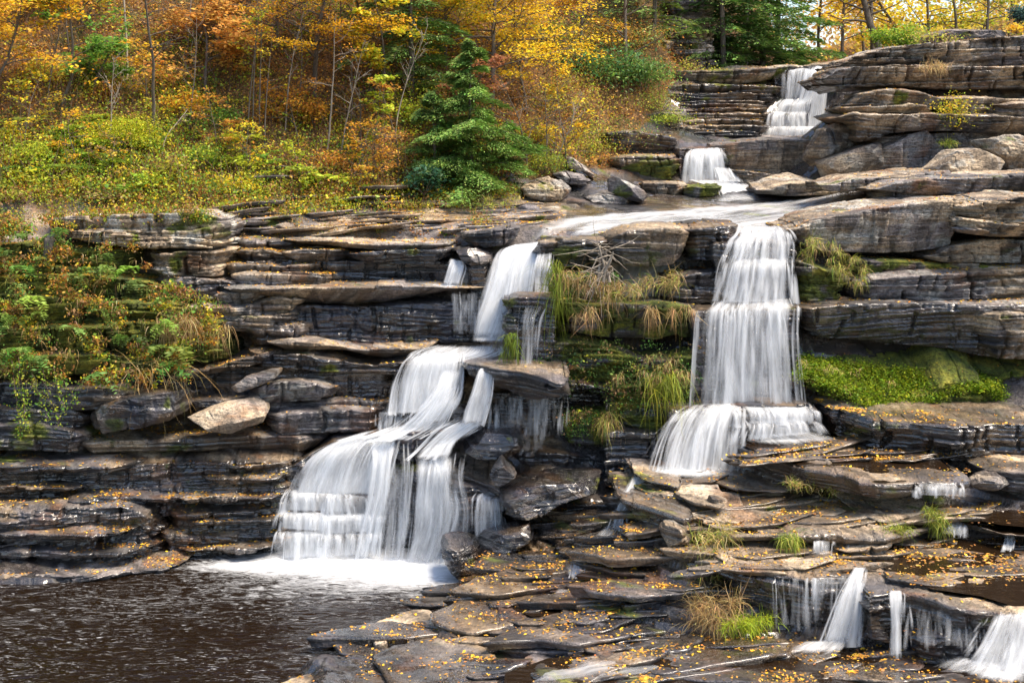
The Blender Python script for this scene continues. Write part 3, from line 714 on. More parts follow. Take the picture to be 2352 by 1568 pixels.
S("black back wall of the cave", [(1130,905),(1300,900),(1450,900)], [(1130,1060),(1450,1090)], d=32.1, back=1, wet=.9, leaf=0, amp=.1)
S("wet dark wall with moss right of the cave, upper course", [(1390,930),(1470,925),(1600,930)], [(1390,1000),(1600,990)], d=[30.8,30.6], back=1.3, wet=.9, moss=.4, leaf=0, amp=.2)
S("wet dark wall right of the cave, lower course", [(1385,990),(1470,985),(1530,990)], [(1385,1110),(1530,1110)], d=[30.5,30.3], back=1.4, wet=1, moss=.2, leaf=0, amp=.2)
S("mossy step inside the cave on its right", [(1300,955),(1350,945),(1410,948)], [(1290,1020),(1410,1020)], d=31.3, back=1.2, wet=.7, moss=.75, leaf=0, amp=.2)
S("dark floor step at the cave mouth", [(1190,1030),(1300,1045),(1400,1065)], [(1190,1070),(1400,1110)], d=31.2, back=1.2, wet=1, leaf=0, slope=.1)
# rocks within the left cascade
rock("wet rounded dark boulder right of the cascade below the prow", [(1057,1035),(1075,1000),(1110,988),(1200,985),(1215,1010),(1190,1045),(1150,1062),(1090,1058)], 30.3, .7, wet=1, pale=0, rough=.06)
rock("small dark boulder between the two arms of the cascade", [(1027,948),(1050,928),(1075,930),(1080,960),(1060,980),(1030,972)], 31.0, .35, wet=1, pale=0)
S("dark rock the water parts around in the lower cascade", [(905,1008),(940,995),(1010,992),(1040,1000)], [(905,1060),(1040,1075)], d=[30.7,30.5], back=1.5, wet=.85, pale=.25, leaf=0, amp=.1)
S("wet wall behind the lower cascade, left part", [(660,1075),(760,1020),(880,1010)], [(640,1290),(880,1290)], d=[31.3,31.25], back=1.2, wet=1, leaf=0)
S("wet wall behind the lower cascade, right part", [(870,1080),(960,1070),(1060,1065)], [(870,1300),(1060,1300)], d=[31.1,30.9], back=1.4, wet=1, leaf=0, amp=.12)
S("wet wall behind the upper cascade", [(900,830),(1060,822)], [(900,1000),(1060,1000)], d=[32.3,31.9], back=1.4, wet=1, leaf=0)
S("smooth sloping rock apron right of the lower cascade", [(1012,1078),(1060,1085),(1120,1110),(1160,1135),(1180,1150)], [(1012,1110),(1060,1140),(1120,1150),(1180,1200)], z=[1.95,1.5], back=1.8, wet=.6, pale=.4, leaf=1, slope=.18, under=.2)
S("dark corner wall under the sloping apron", [(1030,1110),(1100,1130),(1160,1140)], [(1030,1290),(1160,1240)], d=[30.2,30.0], back=1.2, wet=1, leaf=0)
rock("squat tooth shaped stone standing on the wet apron", [(1120,1108),(1135,1075),(1152,1058),(1175,1078),(1192,1100),(1170,1112),(1150,1122)], 29.6, .4, wet=.5, pale=.15)
rock("long glossy dark rock ridge sloping down left in the middle", [(1130,1120),(1200,1112),(1330,1098),(1395,1100),(1385,1130),(1300,1150),(1230,1195),(1180,1205),(1155,1170)], 29.3, 1.0, wet=1, pale=.05, rough=.14, power=4, tilt=.2)
rock("glossy dark rock lying under the long ridge", [(1090,1262),(1105,1235),(1160,1222),(1230,1200),(1245,1225),(1190,1262),(1140,1290),(1100,1295)], 28.9, .6, wet=1, pale=.1, rough=.10, power=4)
rock("angular dark block standing in the pool at the foot of the cascade", [(1010,1250),(1035,1240),(1090,1245),(1098,1280),(1090,1330),(1060,1342),(1030,1310)], 28.9, .55, wet=.9, pale=.05, power=5)
# ---- right: steps of the right waterfall
S("broad step under the right waterfall", [(1540,942),(1620,934),(1750,931),(1860,932),(1882,945)], [(1530,1078),(1690,1078),(1710,1015),(1882,1000)], d=[30.1,30.0,29.9], back=1.5, wet=1, leaf=0, amp=.1, tamp=.03)
S("long angular step block right of the right waterfall", [(1681,1022),(1720,1032),(1766,1052),(1810,1062),(1850,1079),(1900,1087),(1940,1094),(1976,1110),(2030,1113),(2066,1112),(2130,1110),(2200,1111),(2240,1112)], [(1681,1085),(1766,1112),(1850,1115),(1960,1138),(2020,1148),(2066,1146),(2240,1141)], z=[2.68,2.66,2.62], back=3.6, wet=0.80, pale=.3, leaf=3, amp=.07, tamp=.10, under=.12, slope=.012, puddle=.012, jag=.1)
rock("low dark block at the right end of the long step", [(2235,1118),(2260,1100),(2320,1088),(2335,1112),(2300,1130),(2250,1133)], 27.0, .5, wet=.5, pale=.2)
S("stacked pale ledges at the right edge above the long step, lowest", [(2215,1062),(2290,1052),(2400,1048)], [(2215,1090),(2400,1085)], d=[28.6,28.0], back=1.6, wet=.15, pale=.7, leaf=5, moss=.1)
S("stacked pale ledges at the right edge, middle one", [(2190,1036),(2300,1026),(2400,1024)], [(2190,1062),(2400,1058)], d=[29.2,28.8], back=1.6, wet=.1, pale=.7, leaf=7)
S("rocky corner block at the right edge beside the long step", [(2280,1090),(2330,1085),(2420,1090)], [(2280,1130),(2420,1150)], d=[27.2,26.8], back=1.6, wet=.3, pale=.4, leaf=2)
S("dark leafy ledge sloping right from the foot of the right waterfall", [(1878,932),(1925,948),(1999,966),(2100,972),(2230,978),(2400,990)], [(1878,992),(1982,1024),(2133,1052),(2230,1070),(2400,1080)], z=[3.35,3.3], back=1.3, wet=1.00, leaf=7, amp=.22, tamp=.08, slope=.02)
S("rough wet rock rising behind the dark leafy ledge", [(1870,940),(1950,948),(2060,955),(2160,925),(2280,905),(2400,962)], [(1870,960),(2060,975),(2400,985)], d=[30.9,30.6], back=1.2, wet=.8, leaf=3, amp=.28, slope=.1, moss=.15)
S("bright moss bank right of the right waterfall, lower part", [(1835,865),(1900,880),(2020,930),(2100,925),(2180,880),(2260,880),(2300,950),(2400,950)], [(1835,900),(1950,930),(2020,960),(2150,940),(2300,985),(2400,990)], d=[31,30.6,30.3,30.5,30.6,30.2], back=1.8, wet=.1, moss=1, leaf=1, amp=.15, slope=.35, tamp=.16, massk=.3, jag=.5, name='moss_bank', cat='moss bank')
S("bright moss bank right of the right waterfall, upper part", [(1835,835),(1950,832),(2100,850),(2250,850),(2400,870)], [(1835,880),(2100,900),(2400,910)], d=[31.3,31.0], back=1.2, wet=.1, moss=1, leaf=1, amp=.15, slope=.3, name='moss_bank', cat='moss bank')
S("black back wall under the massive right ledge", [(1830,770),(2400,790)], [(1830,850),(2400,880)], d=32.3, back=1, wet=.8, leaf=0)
S("massive dark ledge overhanging the moss bank", [(1828,704),(1900,700),(2000,697),(2100,698),(2250,696),(2400,695)], [(1828,778),(1900,780),(1990,786),(2080,798),(2180,812),(2290,826),(2400,830)], d=[30.9,30.7], back=2.4, wet=0.80, pale=.25, leaf=5, under=.55, amp=.13, lich=.8)
S("thick layered block at the right end of the massive ledge", [(2236,728),(2290,722),(2420,722)], [(2236,790),(2290,830),(2420,838)], d=[30.45,30.3], back=1.5, wet=.15, pale=.5, leaf=1, under=.3, amp=.14, lich=.8)
S("crumbly thin layered rock above the massive ledge", [(1955,672),(1990,650),(2060,636),(2180,626),(2300,622),(2420,620)], [(1955,700),(2420,700)], d=[31.5,31.4], back=1.6, wet=.15, pale=.4, leaf=4, amp=.3, slope=.1, lich=.6, moss=.05)
S("small dark ledges right beside the top of the right waterfall", [(1825,600),(1860,610),(1960,640)], [(1825,700),(1960,700)], d=31.7, back=1.2, wet=.5, moss=.4, leaf=4, amp=.2)
S("long pale slab with a dark hollow right of the right waterfall", [(1822,528),(1870,510),(1920,496),(2000,480),(2090,466),(2190,456),(2236,458)], [(1822,548),(1860,565),(1900,578),(2000,582),(2110,581),(2180,570),(2236,552)], d=[31.8,32.0,32.0], back=2.4, wet=.1, pale=.65, lich=.9, leaf=1.5, under=.35, amp=.07)
S("lower right slab with pale face above the thin layered rock", [(2140,590),(2200,565),(2300,552),(2420,548)], [(2140,600),(2260,606),(2420,612)], d=[31.9,31.6], back=1.6, wet=.05, pale=.7, leaf=1, under=.2, lich=.8)
S("grassy strip ledge above the thin layered rock", [(1960,600),(2100,606),(2420,615)], [(1960,630),(2420,632)], d=32, back=1.4, wet=.1, moss=.55, leaf=4)
S("jagged stacked block at the right edge, upper course", [(2205,478),(2270,462),(2340,452),(2420,450)], [(2205,500),(2290,512),(2420,515)], d=[31.4,31.2], back=1.8, wet=.1, pale=.6, leaf=1.5, amp=.2, lich=.8)
S("jagged stacked block at the right edge, lower course", [(2210,508),(2300,515),(2420,512)], [(2210,538),(2300,545),(2420,545)], d=[31.2,31.1], back=1.8, wet=.1, pale=.5, leaf=1, amp=.24, under=.3)
S("dark bottomed plate jutting left above the long pale slab", [(2010,436),(2060,424),(2130,412),(2220,405),(2330,402),(2420,400)], [(2010,442),(2040,456),(2110,462),(2200,462),(2420,462)], d=[33.6,33.8], back=2.4, wet=.1, pale=.45, leaf=2, under=.4, amp=.14)
S("low back plate behind the dark bottomed plate", [(1900,425),(1960,410),(2060,404),(2200,398)], [(1900,440),(2200,440)], d=35.5, back=2.2, wet=.05, pale=.6, leaf=2)
# ---- upper right cliff
rock("big pale slanted boulder at the foot of the upper right cliff", [(2125,405),(2165,375),(2198,344),(2250,341),(2300,362),(2322,380),(2310,410),(2210,416)], 36.6, 1.1, wet=0, pale=.8, lich=.8, rough=.05, power=4, tilt=.25)
rock("pale boulder at the right edge behind the slanted boulder", [(2262,325),(2300,316),(2380,306),(2420,330),(2420,400),(2320,395),(2300,360)], 37.4, 1.1, wet=0, pale=.85, lich=.6, power=4)
rock("purple grey block leaning left under the upper right cliff", [(1890,372),(1940,352),(1985,334),(2025,325),(2035,350),(2032,388),(1960,402),(1905,413)], 39.2, .9, wet=.1, pale=.35, rough=.03, power=6, tilt=.2)
rock("greenish boulder right of the upper waterfall's foot", [(1855,365),(1872,330),(1891,296),(1935,278),(1975,300),(1990,325),(1935,352),(1890,370),(1880,390)], 40.2, .8, wet=.2, pale=.4, moss=.15, rough=.06, power=4)
S("vertical grey and black stained wall of the upper right cliff", [(2000,312),(2080,308),(2150,303),(2260,300),(2420,298)], [(2000,402),(2420,402)], d=[39.9,39.5], back=1.8, wet=.45, pale=.45, leaf=1, amp=.08, under=.1, jag=.35)
S("smooth buttress in front of the stained wall", [(2020,338),(2080,312),(2130,300),(2180,350)], [(2020,395),(2180,395)], d=[39.4,39.3], back=1.2, wet=.3, pale=.5, leaf=0, amp=.06, jag=.4)
S("dark overhanging slab of the upper right cliff with a mossy end", [(1935,266),(1960,259),(2040,260),(2133,260),(2240,268),(2420,270)], [(1935,284),(1965,312),(1995,326),(2066,306),(2133,302),(2420,304)], d=[38.7,39.2], back=2.4, wet=.45, pale=.25, leaf=1, under=.5, amp=.12)
S("thin pale course above the overhanging slab", [(1955,246),(2030,240),(2080,238),(2160,248)], [(1955,258),(2160,262)], d=[39.2,39.3], back=2, wet=0, pale=.85, leaf=1, amp=.1, under=.25)
S("lumpy purple grey course in the upper right cliff", [(1960,238),(1985,212),(2050,203),(2110,212),(2160,225),(2420,222)], [(1960,248),(2110,250),(2420,262)], d=[39.6,39.7], back=1.8, wet=.05, pale=.5, leaf=1, amp=.16, moss=.12)
S("right hand rust stained courses of the upper right cliff", [(2180,245),(2260,240),(2420,238)], [(2180,275),(2420,285)], d=[39.2,39], back=1.8, wet=.1, pale=.3, leaf=1, amp=.2)
S("broad brow of the upper right cliff, lower layer", [(1893,176),(1925,158),(1960,150),(2060,148),(2200,152),(2420,150)], [(1893,196),(1925,206),(1969,200),(2059,194),(2200,204),(2420,206)], d=[40.6,40.4,40.2], back=2.6, wet=.3, pale=.4, leaf=1, under=.35, amp=.2)
S("broad brow of the upper right cliff, upper layer", [(1935,150),(1975,128),(2040,108),(2110,100),(2200,95),(2300,82),(2420,74)], [(1935,162),(2050,160),(2150,166),(2420,165)], d=[41.6,41.2,41.0], back=3, wet=.05, pale=.75, leaf=2, under=.2, amp=.28, lich=.8)
rock("isolated grey block on the skyline behind the brow", [(2140,72),(2180,66),(2240,68),(2340,72),(2345,105),(2140,108)], 47, 1.2, wet=0, pale=.3, power=7)
# ---- upper waterfall surroundings
S("level capping ledge left of the upper waterfall", [(1500,168),(1560,163),(1640,162),(1720,159),(1800,154),(1850,153)], [(1500,185),(1600,188),(1700,192),(1800,178),(1850,172)], d=[47.6,47.4], back=3.5, wet=.05, pale=.6, leaf=2, under=.3, amp=.12, moss=.1)
S("lip rock right of the upper waterfall", [(1830,152),(1880,150),(1935,143),(1960,140)], [(1830,170),(1960,175)], d=[47.6,46.6], back=3.5, wet=.6, leaf=0)
S("dark wall behind the upper waterfall", [(1780,170),(1905,168)], [(1780,330),(1905,330)], d=47.6, back=1.5, wet=1, leaf=0)
for i, (lab, x0, x1, y, dd, ms) in enumerate([
    ("brownish mossy course under the capping ledge", 1480, 1800, 196, 47.2, .35), ("dark thin course left of the upper waterfall, second below the cap", 1470, 1785, 214, 46.9, .3),
    ("dark wet course left of the upper waterfall, third below the cap", 1500, 1770, 232, 46.6, .1), ("wet shiny course left of the upper cascade", 1530, 1775, 248, 46.3, .0),
    ("leafy thin course left of the upper cascade", 1470, 1760, 262, 45.9, .05), ("thin dark course beside the cascade steps", 1540, 1765, 276, 45.5, .0),
    ("wide dark course at the foot of the cascade steps", 1500, 1770, 290, 45.1, .0), ("lowest dark course left of the cascade foot", 1480, 1760, 303, 44.7, .05)]):
    S(lab, [(x0, y + 5), ((x0 + x1) / 2, y - 2), (x1, y)], [(x0, y + 20), (x1, y + 18)], d=dd, back=1.6, wet=.65, moss=ms, leaf=3, amp=.2, under=.2)
S("smooth massive grey block below the upper waterfall", [(1640,335),(1700,326),(1760,320),(1850,318),(1900,316)], [(1640,395),(1700,398),(1800,402),(1900,396)], d=[42.6,42.2], back=2.4, wet=.3, pale=.5, leaf=1, under=.3, amp=.04, jag=.2)
S("dark stepped rock behind the middle fall", [(1560,340),(1680,338)], [(1560,440),(1680,440)], d=42.6, back=1.4, wet=1, leaf=0)
S("black undercut wall left of the middle fall, upper course", [(1380,305),(1450,300),(1560,318)], [(1380,345),(1560,345)], d=[43.6,43.2], back=1.5, wet=.7, leaf=2, moss=.2, amp=.2, under=.3)
S("mossy black wall left of the middle fall, lower course", [(1400,365),(1480,358),(1570,362)], [(1400,410),(1570,415)], d=[42.6,42.2], back=1.8, wet=.7, leaf=3, moss=.4, amp=.15, under=.3)
S("dark low rock at the foot of the smooth grey block", [(1690,392),(1780,398),(1860,402),(1920,405)], [(1690,440),(1920,440)], d=41.6, back=1.5, wet=.7, leaf=2, amp=.15)
S("low brown mossy stone left of the foot of the middle fall", [(1578,428),(1610,422),(1655,426)], [(1578,452),(1655,452)], d=40.4, back=1, wet=.2, moss=.6, leaf=1)
S("rounded pale rock hump right of the middle fall foot", [(1758,438),(1810,422),(1850,416),(1900,426),(1935,436)], [(1758,448),(1935,450)], d=38.5, back=2, wet=0, pale=.75, leaf=1, slope=.05)
S("pale shelf rock between the dark leaning boulder and the middle fall", [(1480,425),(1520,420),(1580,424)], [(1480,452),(1580,452)], d=40.6, back=1.6, wet=.1, pale=.7, leaf=2)
for i, (lab, x0, x1, y, dd) in enumerate([
    ("pale outcrop ledge under the rhododendron, upper", 1320, 1440, 200, 46.6), ("pale outcrop ledge under the rhododendron, lower", 1305, 1380, 232, 46.2),
    ("blocky grey outcrop left of the capping ledge", 1435, 1560, 228, 47.4), ("low lichened outcrop over the black undercut", 1440, 1570, 262, 45.4)]):
    S(lab, [(x0, y + 4), ((x0 + x1) / 2, y - 3), (x1, y)], [(x0, y + 24), (x1, y + 26)], d=dd, back=2, wet=.05, pale=.7, moss=.1, leaf=3, amp=.22, under=.2)
for i, (x0, x1, y0, y1, dd, nm) in enumerate([(1545, 1632, 0, 55, 52, "top"), (1540, 1640, 52, 105, 51.4, "second"), (1530, 1640, 102, 165, 50.8, "lowest")]):
    S("tall grey lichened cliff among the hemlocks, " + nm + " course", [(x0, y0), (x1 - 30, y0 - 6), (x1, y0 + 4)], [(x0, y1), (x1, y1)], d=dd, back=3, wet=.05, pale=.7, lich=1, moss=.2, leaf=0, amp=.3)
S("dark rock band crossing the wooded slope in the middle", [(1300,120),(1400,100),(1540,90)], [(1300,170),(1540,160)], d=[47.6,50], back=2, wet=.2, pale=.3, moss=.3, leaf=3, amp=.35)
# ---- boulders on the middle shelf
rock("large grey boulder with yellow moss on the middle shelf", [(1200,435),(1212,412),(1235,402),(1262,405),(1310,430),(1320,450),(1290,472),(1240,480),(1215,460)], 38.6, .9, wet=.05, pale=.55, moss=.2, power=3.2)
rock("long slab lying behind the mossy boulder", [(1265,400),(1300,394),(1345,402),(1358,415),(1340,428),(1310,425)], 40.2, .5, wet=.05, pale=.5, moss=.25, power=5)
rock("pale slab tipped up on end behind the long slab", [(1293,362),(1305,358),(1350,382),(1371,402),(1368,418),(1340,398),(1300,385)], 40.8, .4, wet=0, pale=.85, power=5)
rock("smooth dark boulder leaning to the left on the shelf", [(1397,412),(1410,405),(1440,415),(1480,437),(1502,466),(1470,467),(1430,455),(1398,440)], 38.6, .6, wet=.3, pale=.15, moss=.15, power=3.4, rough=.02, ridge=.3)
rock("small dark round stone at the near edge of the shelf boulders", [(1187,478),(1205,470),(1232,472),(1245,484),(1225,494),(1200,492)], 37.2, .35, wet=.2, pale=.2, rough=.02, ridge=.3)
rock("low pale stone right of the small dark round stone", [(1240,492),(1255,475),(1330,470),(1340,485),(1290,495)], 37.6, .6, wet=.1, pale=.5)
rock("low pale ledge stone right of the leaning boulder", [(1340,455),(1390,445),(1450,452),(1470,468),(1400,475)], 38.8, .8, wet=.05, pale=.7)
rock("tilted grey stone at the left end of the upper shelf", [(625,522),(645,511),(668,516),(682,540),(660,548),(640,542)], 35.4, .35, wet=0, pale=.75)
rock("dark mossy block right of the tilted grey stone", [(690,525),(720,515),(732,528),(730,540),(695,540)], 35.8, .4, wet=.1, moss=.3)
rock("grey slab stone right of the dark mossy block", [(735,528),(780,520),(815,528),(790,540),(740,545)], 35.6, .5, wet=.0, pale=.7)
rock("grey angular rock on the fern slope at the upper left", [(140,262),(165,265),(205,300),(206,330),(175,320),(150,300)], 39.2, .5, wet=.1, pale=.2)
# ---- lower right foreground
S("broad wet front ledge with the curtain of small falls", [(1640,1310),(1676,1310),(1771,1320),(1851,1326),(1956,1328),(1996,1372),(2050,1366),(2091,1366),(2150,1382),(2176,1392),(2276,1397),(2352,1425),(2420,1430)], [(1640,1350),(1771,1478),(2000,1480),(2090,1500),(2420,1540)], z=[1.52,1.52,1.5,1.5], back=3.6, wet=0.95, pale=.35, leaf=3, amp=.16, tamp=.10, under=.35, slope=.0)
S("long grey slab ledge in the right foreground with small spouts", [(1585,1198),(1640,1212),(1700,1222),(1741,1230),(1830,1236),(1926,1236),(1980,1240),(2036,1243),(2080,1228),(2126,1210),(2165,1188),(2215,1196),(2300,1225),(2400,1235)], [(1585,1215),(1700,1245),(1800,1262),(1926,1268),(2036,1275),(2126,1245),(2165,1225),(2400,1270)], z=[1.88,1.84,1.84,1.9], back=3.1, wet=0.65, pale=.6, leaf=4, amp=.07, tamp=.10, under=.35, puddle=-.03, jag=.12)
S("reddish slab lying between the two foreground ledges", [(1662,1300),(1700,1285),(1760,1275),(1800,1290)], [(1662,1318),(1800,1318)], z=1.58, back=1.0, wet=.3, pale=.2, leaf=2, tamp=.04)
S("thin leaf caught plates under the small spouts", [(1915,1268),(1960,1262),(2030,1250),(2060,1250)], [(1915,1285),(2060,1275)], d=25.4, back=1.3, wet=.6, leaf=8)
S("dark cornered block at the left end of the foreground slabs", [(1433,1152),(1452,1152),(1480,1162),(1530,1180),(1590,1200)], [(1433,1200),(1470,1235),(1530,1245),(1590,1240)], z=[2.0,1.95], back=2.2, wet=0.95, pale=.2, leaf=2, amp=.09, under=.25, jag=.1)
S("thin upper plate over the dark cornered block", [(1465,1098),(1490,1106),(1530,1112),(1570,1125)], [(1465,1112),(1530,1128),(1570,1140)], z=[2.25,2.2], back=1.6, wet=0.85, pale=.3, leaf=2, amp=.06, under=.15)
S("stacked plates behind the dark cornered block", [(1470,1135),(1540,1140),(1600,1150),(1650,1165)], [(1470,1150),(1650,1185)], z=[2.06,2.0], back=1.6, wet=0.75, moss=.15, leaf=2, amp=.08)
S("overlapping pale green plates at the left of the long slab", [(1560,1185),(1600,1178),(1660,1195),(1720,1208)], [(1560,1200),(1720,1222)], z=[1.93,1.92], back=1.2, wet=.05, pale=.95, leaf=1, amp=.06)
S("whitish slab tilted over the stacked plates", [(1572,1150),(1620,1158),(1668,1168)], [(1572,1160),(1668,1180)], z=2.12, back=.9, wet=.1, pale=.8, leaf=1, amp=.05)
S("dark low step between the right fall and the foreground slabs", [(1660,1118),(1730,1122),(1790,1126),(1850,1118)], [(1660,1132),(1790,1136),(1850,1130)], z=[2.14,2.14], back=1.2, wet=.7, leaf=2)
rock("small dark wedge stone on the foreground slab", [(1622,1155),(1630,1142),(1655,1145),(1678,1152),(1650,1165),(1625,1165)], 26.9, .25, wet=.3, pale=.2)
S("raised slab with grass tufts in the right foreground", [(1985,1190),(2040,1200),(2100,1180),(2150,1178)], [(1985,1200),(2060,1225),(2130,1225),(2150,1210)], z=[2.02,2.02], back=1.4, wet=.1, pale=.6, leaf=1, amp=.06)
rock("rounded grey lump at the left end of the front ledge", [(1517,1225),(1530,1208),(1560,1204),(1600,1222),(1598,1262),(1570,1268),(1535,1258)], 26.2, .5, wet=.35, pale=.45, lich=1)
rock("dark hollow-sided rock under the grey lump", [(1545,1270),(1570,1258),(1620,1262),(1660,1300),(1600,1330),(1550,1320)], 26.0, .5, wet=.8, pale=.1)
S("low rock with glossy plates in the lower right corner", [(2100,1470),(2160,1450),(2230,1448),(2300,1470)], [(2100,1530),(2300,1530)], d=22.9, back=1.1, wet=.9, leaf=4, amp=.16)

# thin plates breaking up the open rock floor
plates('rock_plates', rand_plates(22, 950, 1540, 22.6, 29, seed=31, lift=(-.04, .02), th=(.10, .2), pale=(0, .35), wet=(.8, 1), rx=(1.5, 2.6), asp=(.25, .45)) + rand_plates(170, 860, 1560, 22.2, 30.5, seed=3, lift=(-.04, .05), th=(.05, .13), pale=(0, .3), wet=(.75, 1), stack=True) + rand_plates(60, 1560, 2400, 21.5, 24.0, seed=4, z=.47, lift=(-.02, .06), pale=(0, .3), wet=(.7, 1)))
plates('rock_plates', rand_plates(60, 1640, 1980, 24.6, 27.3, z=1.56, seed=5, lift=(-.05, .05), th=(.04, .09), wet=(.1, .8), pale=(.3, .9))
       + rand_plates(60, 1620, 2200, 26.2, 28.8, z=1.92, seed=7, lift=(-.06, .03), th=(.04, .09), wet=(.05, .6), pale=(.4, 1))
       + rand_plates(34, 1760, 2200, 28.0, 30.2, z=2.71, seed=8, lift=(-.05, .03), th=(.03, .08)) + rand_plates(40, 1450, 1680, 26.6, 29.2, z=None, seed=9, lift=(.0, .12), th=(.06, .14), wet=(.5, 1)))
plates('rock_plates', rand_plates(100, 520, 1230, 34.2, 38.5, seed=10, lift=(-.03, .03), th=(.05, .1), wet=(0, .4), pale=(.4, .9), rx=(.3, 1.5), asp=(.3, .6))
       + rand_plates(40, 1900, 2400, 33.8, 37.5, seed=11, lift=(-.03, .08), th=(.08, .2), wet=(0, .2), pale=(.3, .8)))
plates('rock_plates', [plate_px([(845,1455),(862,1425),(900,1408),(950,1396),(992,1396),(1002,1425),(960,1445),(900,1462),(868,1478)], .26, .2, .05, .9),
                       plate_px([(600,1580),(660,1556),(730,1536),(800,1532),(760,1580),(700,1620)], .12, .12, .3, .9),
                       plate_px([(752,1532),(800,1512),(812,1482),(838,1474),(858,1490),(850,1530),(800,1550)], .16, .12, .5, .5),
                       plate_px([(850,1500),(900,1478),(1000,1462),(1110,1480),(1150,1520),(1050,1560),(900,1580)], .36, .12, .8, .2),
                       plate_px([(985,1400),(1050,1372),(1160,1366),(1240,1390),(1190,1430),(1080,1450),(1000,1430)], .46, .10, .85, .3),
                       plate_px([(1030,1350),(1100,1318),(1200,1300),(1290,1310),(1270,1345),(1150,1365)], .62, .10, .9, .2)])

def water_at(outline, z):
    o = np.array([[X_(a, (EYE - z) * FPX / (b - HZ)), (EYE - z) * FPX / (b - HZ)] for a, b in outline]); n = len(o); c = o.mean(0)
    k = np.linspace(0, 1, 9)[:, None, None]
    dense = np.concatenate([a + (b - a) * np.linspace(0, 1, 8)[:-1, None] for a, b in zip(o, np.roll(o, -1, 0))])
    G = c + (dense[None] - c) * k; m = len(dense)
    V = np.concatenate([G.reshape(-1, 2), np.full((9 * m, 1), z)], 1)
    i = np.arange(8)[:, None] * m; j = np.arange(m)[None]; j2 = (j + 1) % m
    p = mesh('shallow_water', V, np.stack([i + j, i + j2, i + m + j2, i + m + j], 2).reshape(-1, 4), PUDDLE, smooth=True); p['kind'] = 'structure'
water_at([(1150,1640),(1160,1545),(1260,1510),(1500,1495),(1700,1490),(1800,1478),(2100,1482),(2420,1500),(2420,1640)], .50)
for o_ in ([(1150,1385),(1230,1350),(1330,1345),(1390,1370),(1340,1410),(1220,1415)], [(1020,1450),(1150,1425),(1270,1440),(1240,1490),(1100,1500)], [(1380,1340),(1450,1322),(1540,1340),(1480,1370)]):
    zz = .7
    for _ in range(4):
        q = np.array([[X_(a, (EYE - zz) * FPX / (b - HZ)), (EYE - zz) * FPX / (b - HZ)] for a, b in o_]); c_ = q.mean(0)
        smp = np.concatenate([c_ + (q - c_) * f for f in (.2, .5, .8)]); zz = float(np.percentile(H1(smp[:, 0], smp[:, 1]), 30))
    water_at(o_, zz)
water_at([(1985,1262),(2040,1252),(2165,1228),(2300,1245),(2420,1250),(2420,1400),(2330,1392),(2250,1368),(2140,1352),(2040,1310)], 1.53)
water_at([(2060,1160),(2200,1142),(2340,1130),(2420,1140),(2420,1215),(2300,1205),(2200,1185)], 1.945)

plates('rock_plates', rand_plates(34, 2040, 2500, 24.0, 26.6, z=1.53, seed=21, lift=(-.02, .04), th=(.05, .1), wet=(.7, 1), pale=(.1, .5), rx=(.3, 1.2), dip=(.01, .0)))
# ------------------------------------------------------------------ still water
def pool():
    xs = np.r_[np.linspace(-34, -13.2, 20), np.linspace(-13, 3, 330), np.linspace(3.5, 12, 8)]; ys = np.r_[np.linspace(-10, 20, 20), np.linspace(20.1, 31.8, 420)]
    X, Y = np.meshgrid(xs, ys)
    # ripples running away from the falls
    r = np.hypot(X + 4.2, (Y - 30.6) * 1.0)
    Z = .05 * fbm(X * .9 + Y * .5, Y * 2.2 - X * .5, 3) + .040 * (1 - 2 * np.abs(fbm(X * 1.5 + Y * .6, Y * 4.2 - X * 1.2, 3))) * (1 + .6 * fbm(X * .3, Y * .3, 2)) + .012 * np.sin(r * 7 + 3 * fbm(X, Y, 2)) * np.exp(-r / 4)
    def blob(cx, cy, rx, ry):
        return np.exp(-(((X - cx) / rx) ** 2 + ((Y - cy) / ry) ** 2) ** .8)
    c1 = P(765, 1285, 30.6); c2 = P(975, 1310, 29.9)
    foam = blob(c1[0] - .1, 30.45, 1.75, .75) * .62 + blob(c1[0] - 1.2, 29.9, 1.3, .3) * .5 + blob(c2[0] + .1, 29.7, 1.15, .9) * .6 + blob(c2[0] - 1, 29.3, 2.8, 1.4) * .2
    foam += .05 * np.exp(-((Y - 27.6 - .35 * X - 2.3) / .9) ** 2) * (X < -2.0) + .02
    V = np.stack([X, Y, Z], 2).reshape(-1, 3)
    o = mesh('pool_water', V, grid_faces(len(ys), len(xs)), POOL, attrs=dict(foam=np.clip(foam, 0, 1).ravel()), smooth=True)
    o['kind'] = 'structure'
pool()

# ------------------------------------------------------------------ falling water
def catmull(pts, n):
    pts = np.array(pts, float); m = len(pts)
    if m < 3:
        t = np.linspace(0, 1, n)[:, None]; return pts[0] * (1 - t) + pts[-1] * t
    P_ = np.vstack([2 * pts[0] - pts[1], pts, 2 * pts[-1] - pts[-2]])
    u = np.linspace(0, m - 1 - 1e-6, n); i = u.astype(int); f = (u - i)[:, None]
    a, b, c, d = P_[i], P_[i + 1], P_[i + 2], P_[i + 3]
    return .5 * (2 * b + (c - a) * f + (2 * a - 5 * b + 4 * c - d) * f ** 2 + (3 * b - a - 3 * c + d) * f ** 3)

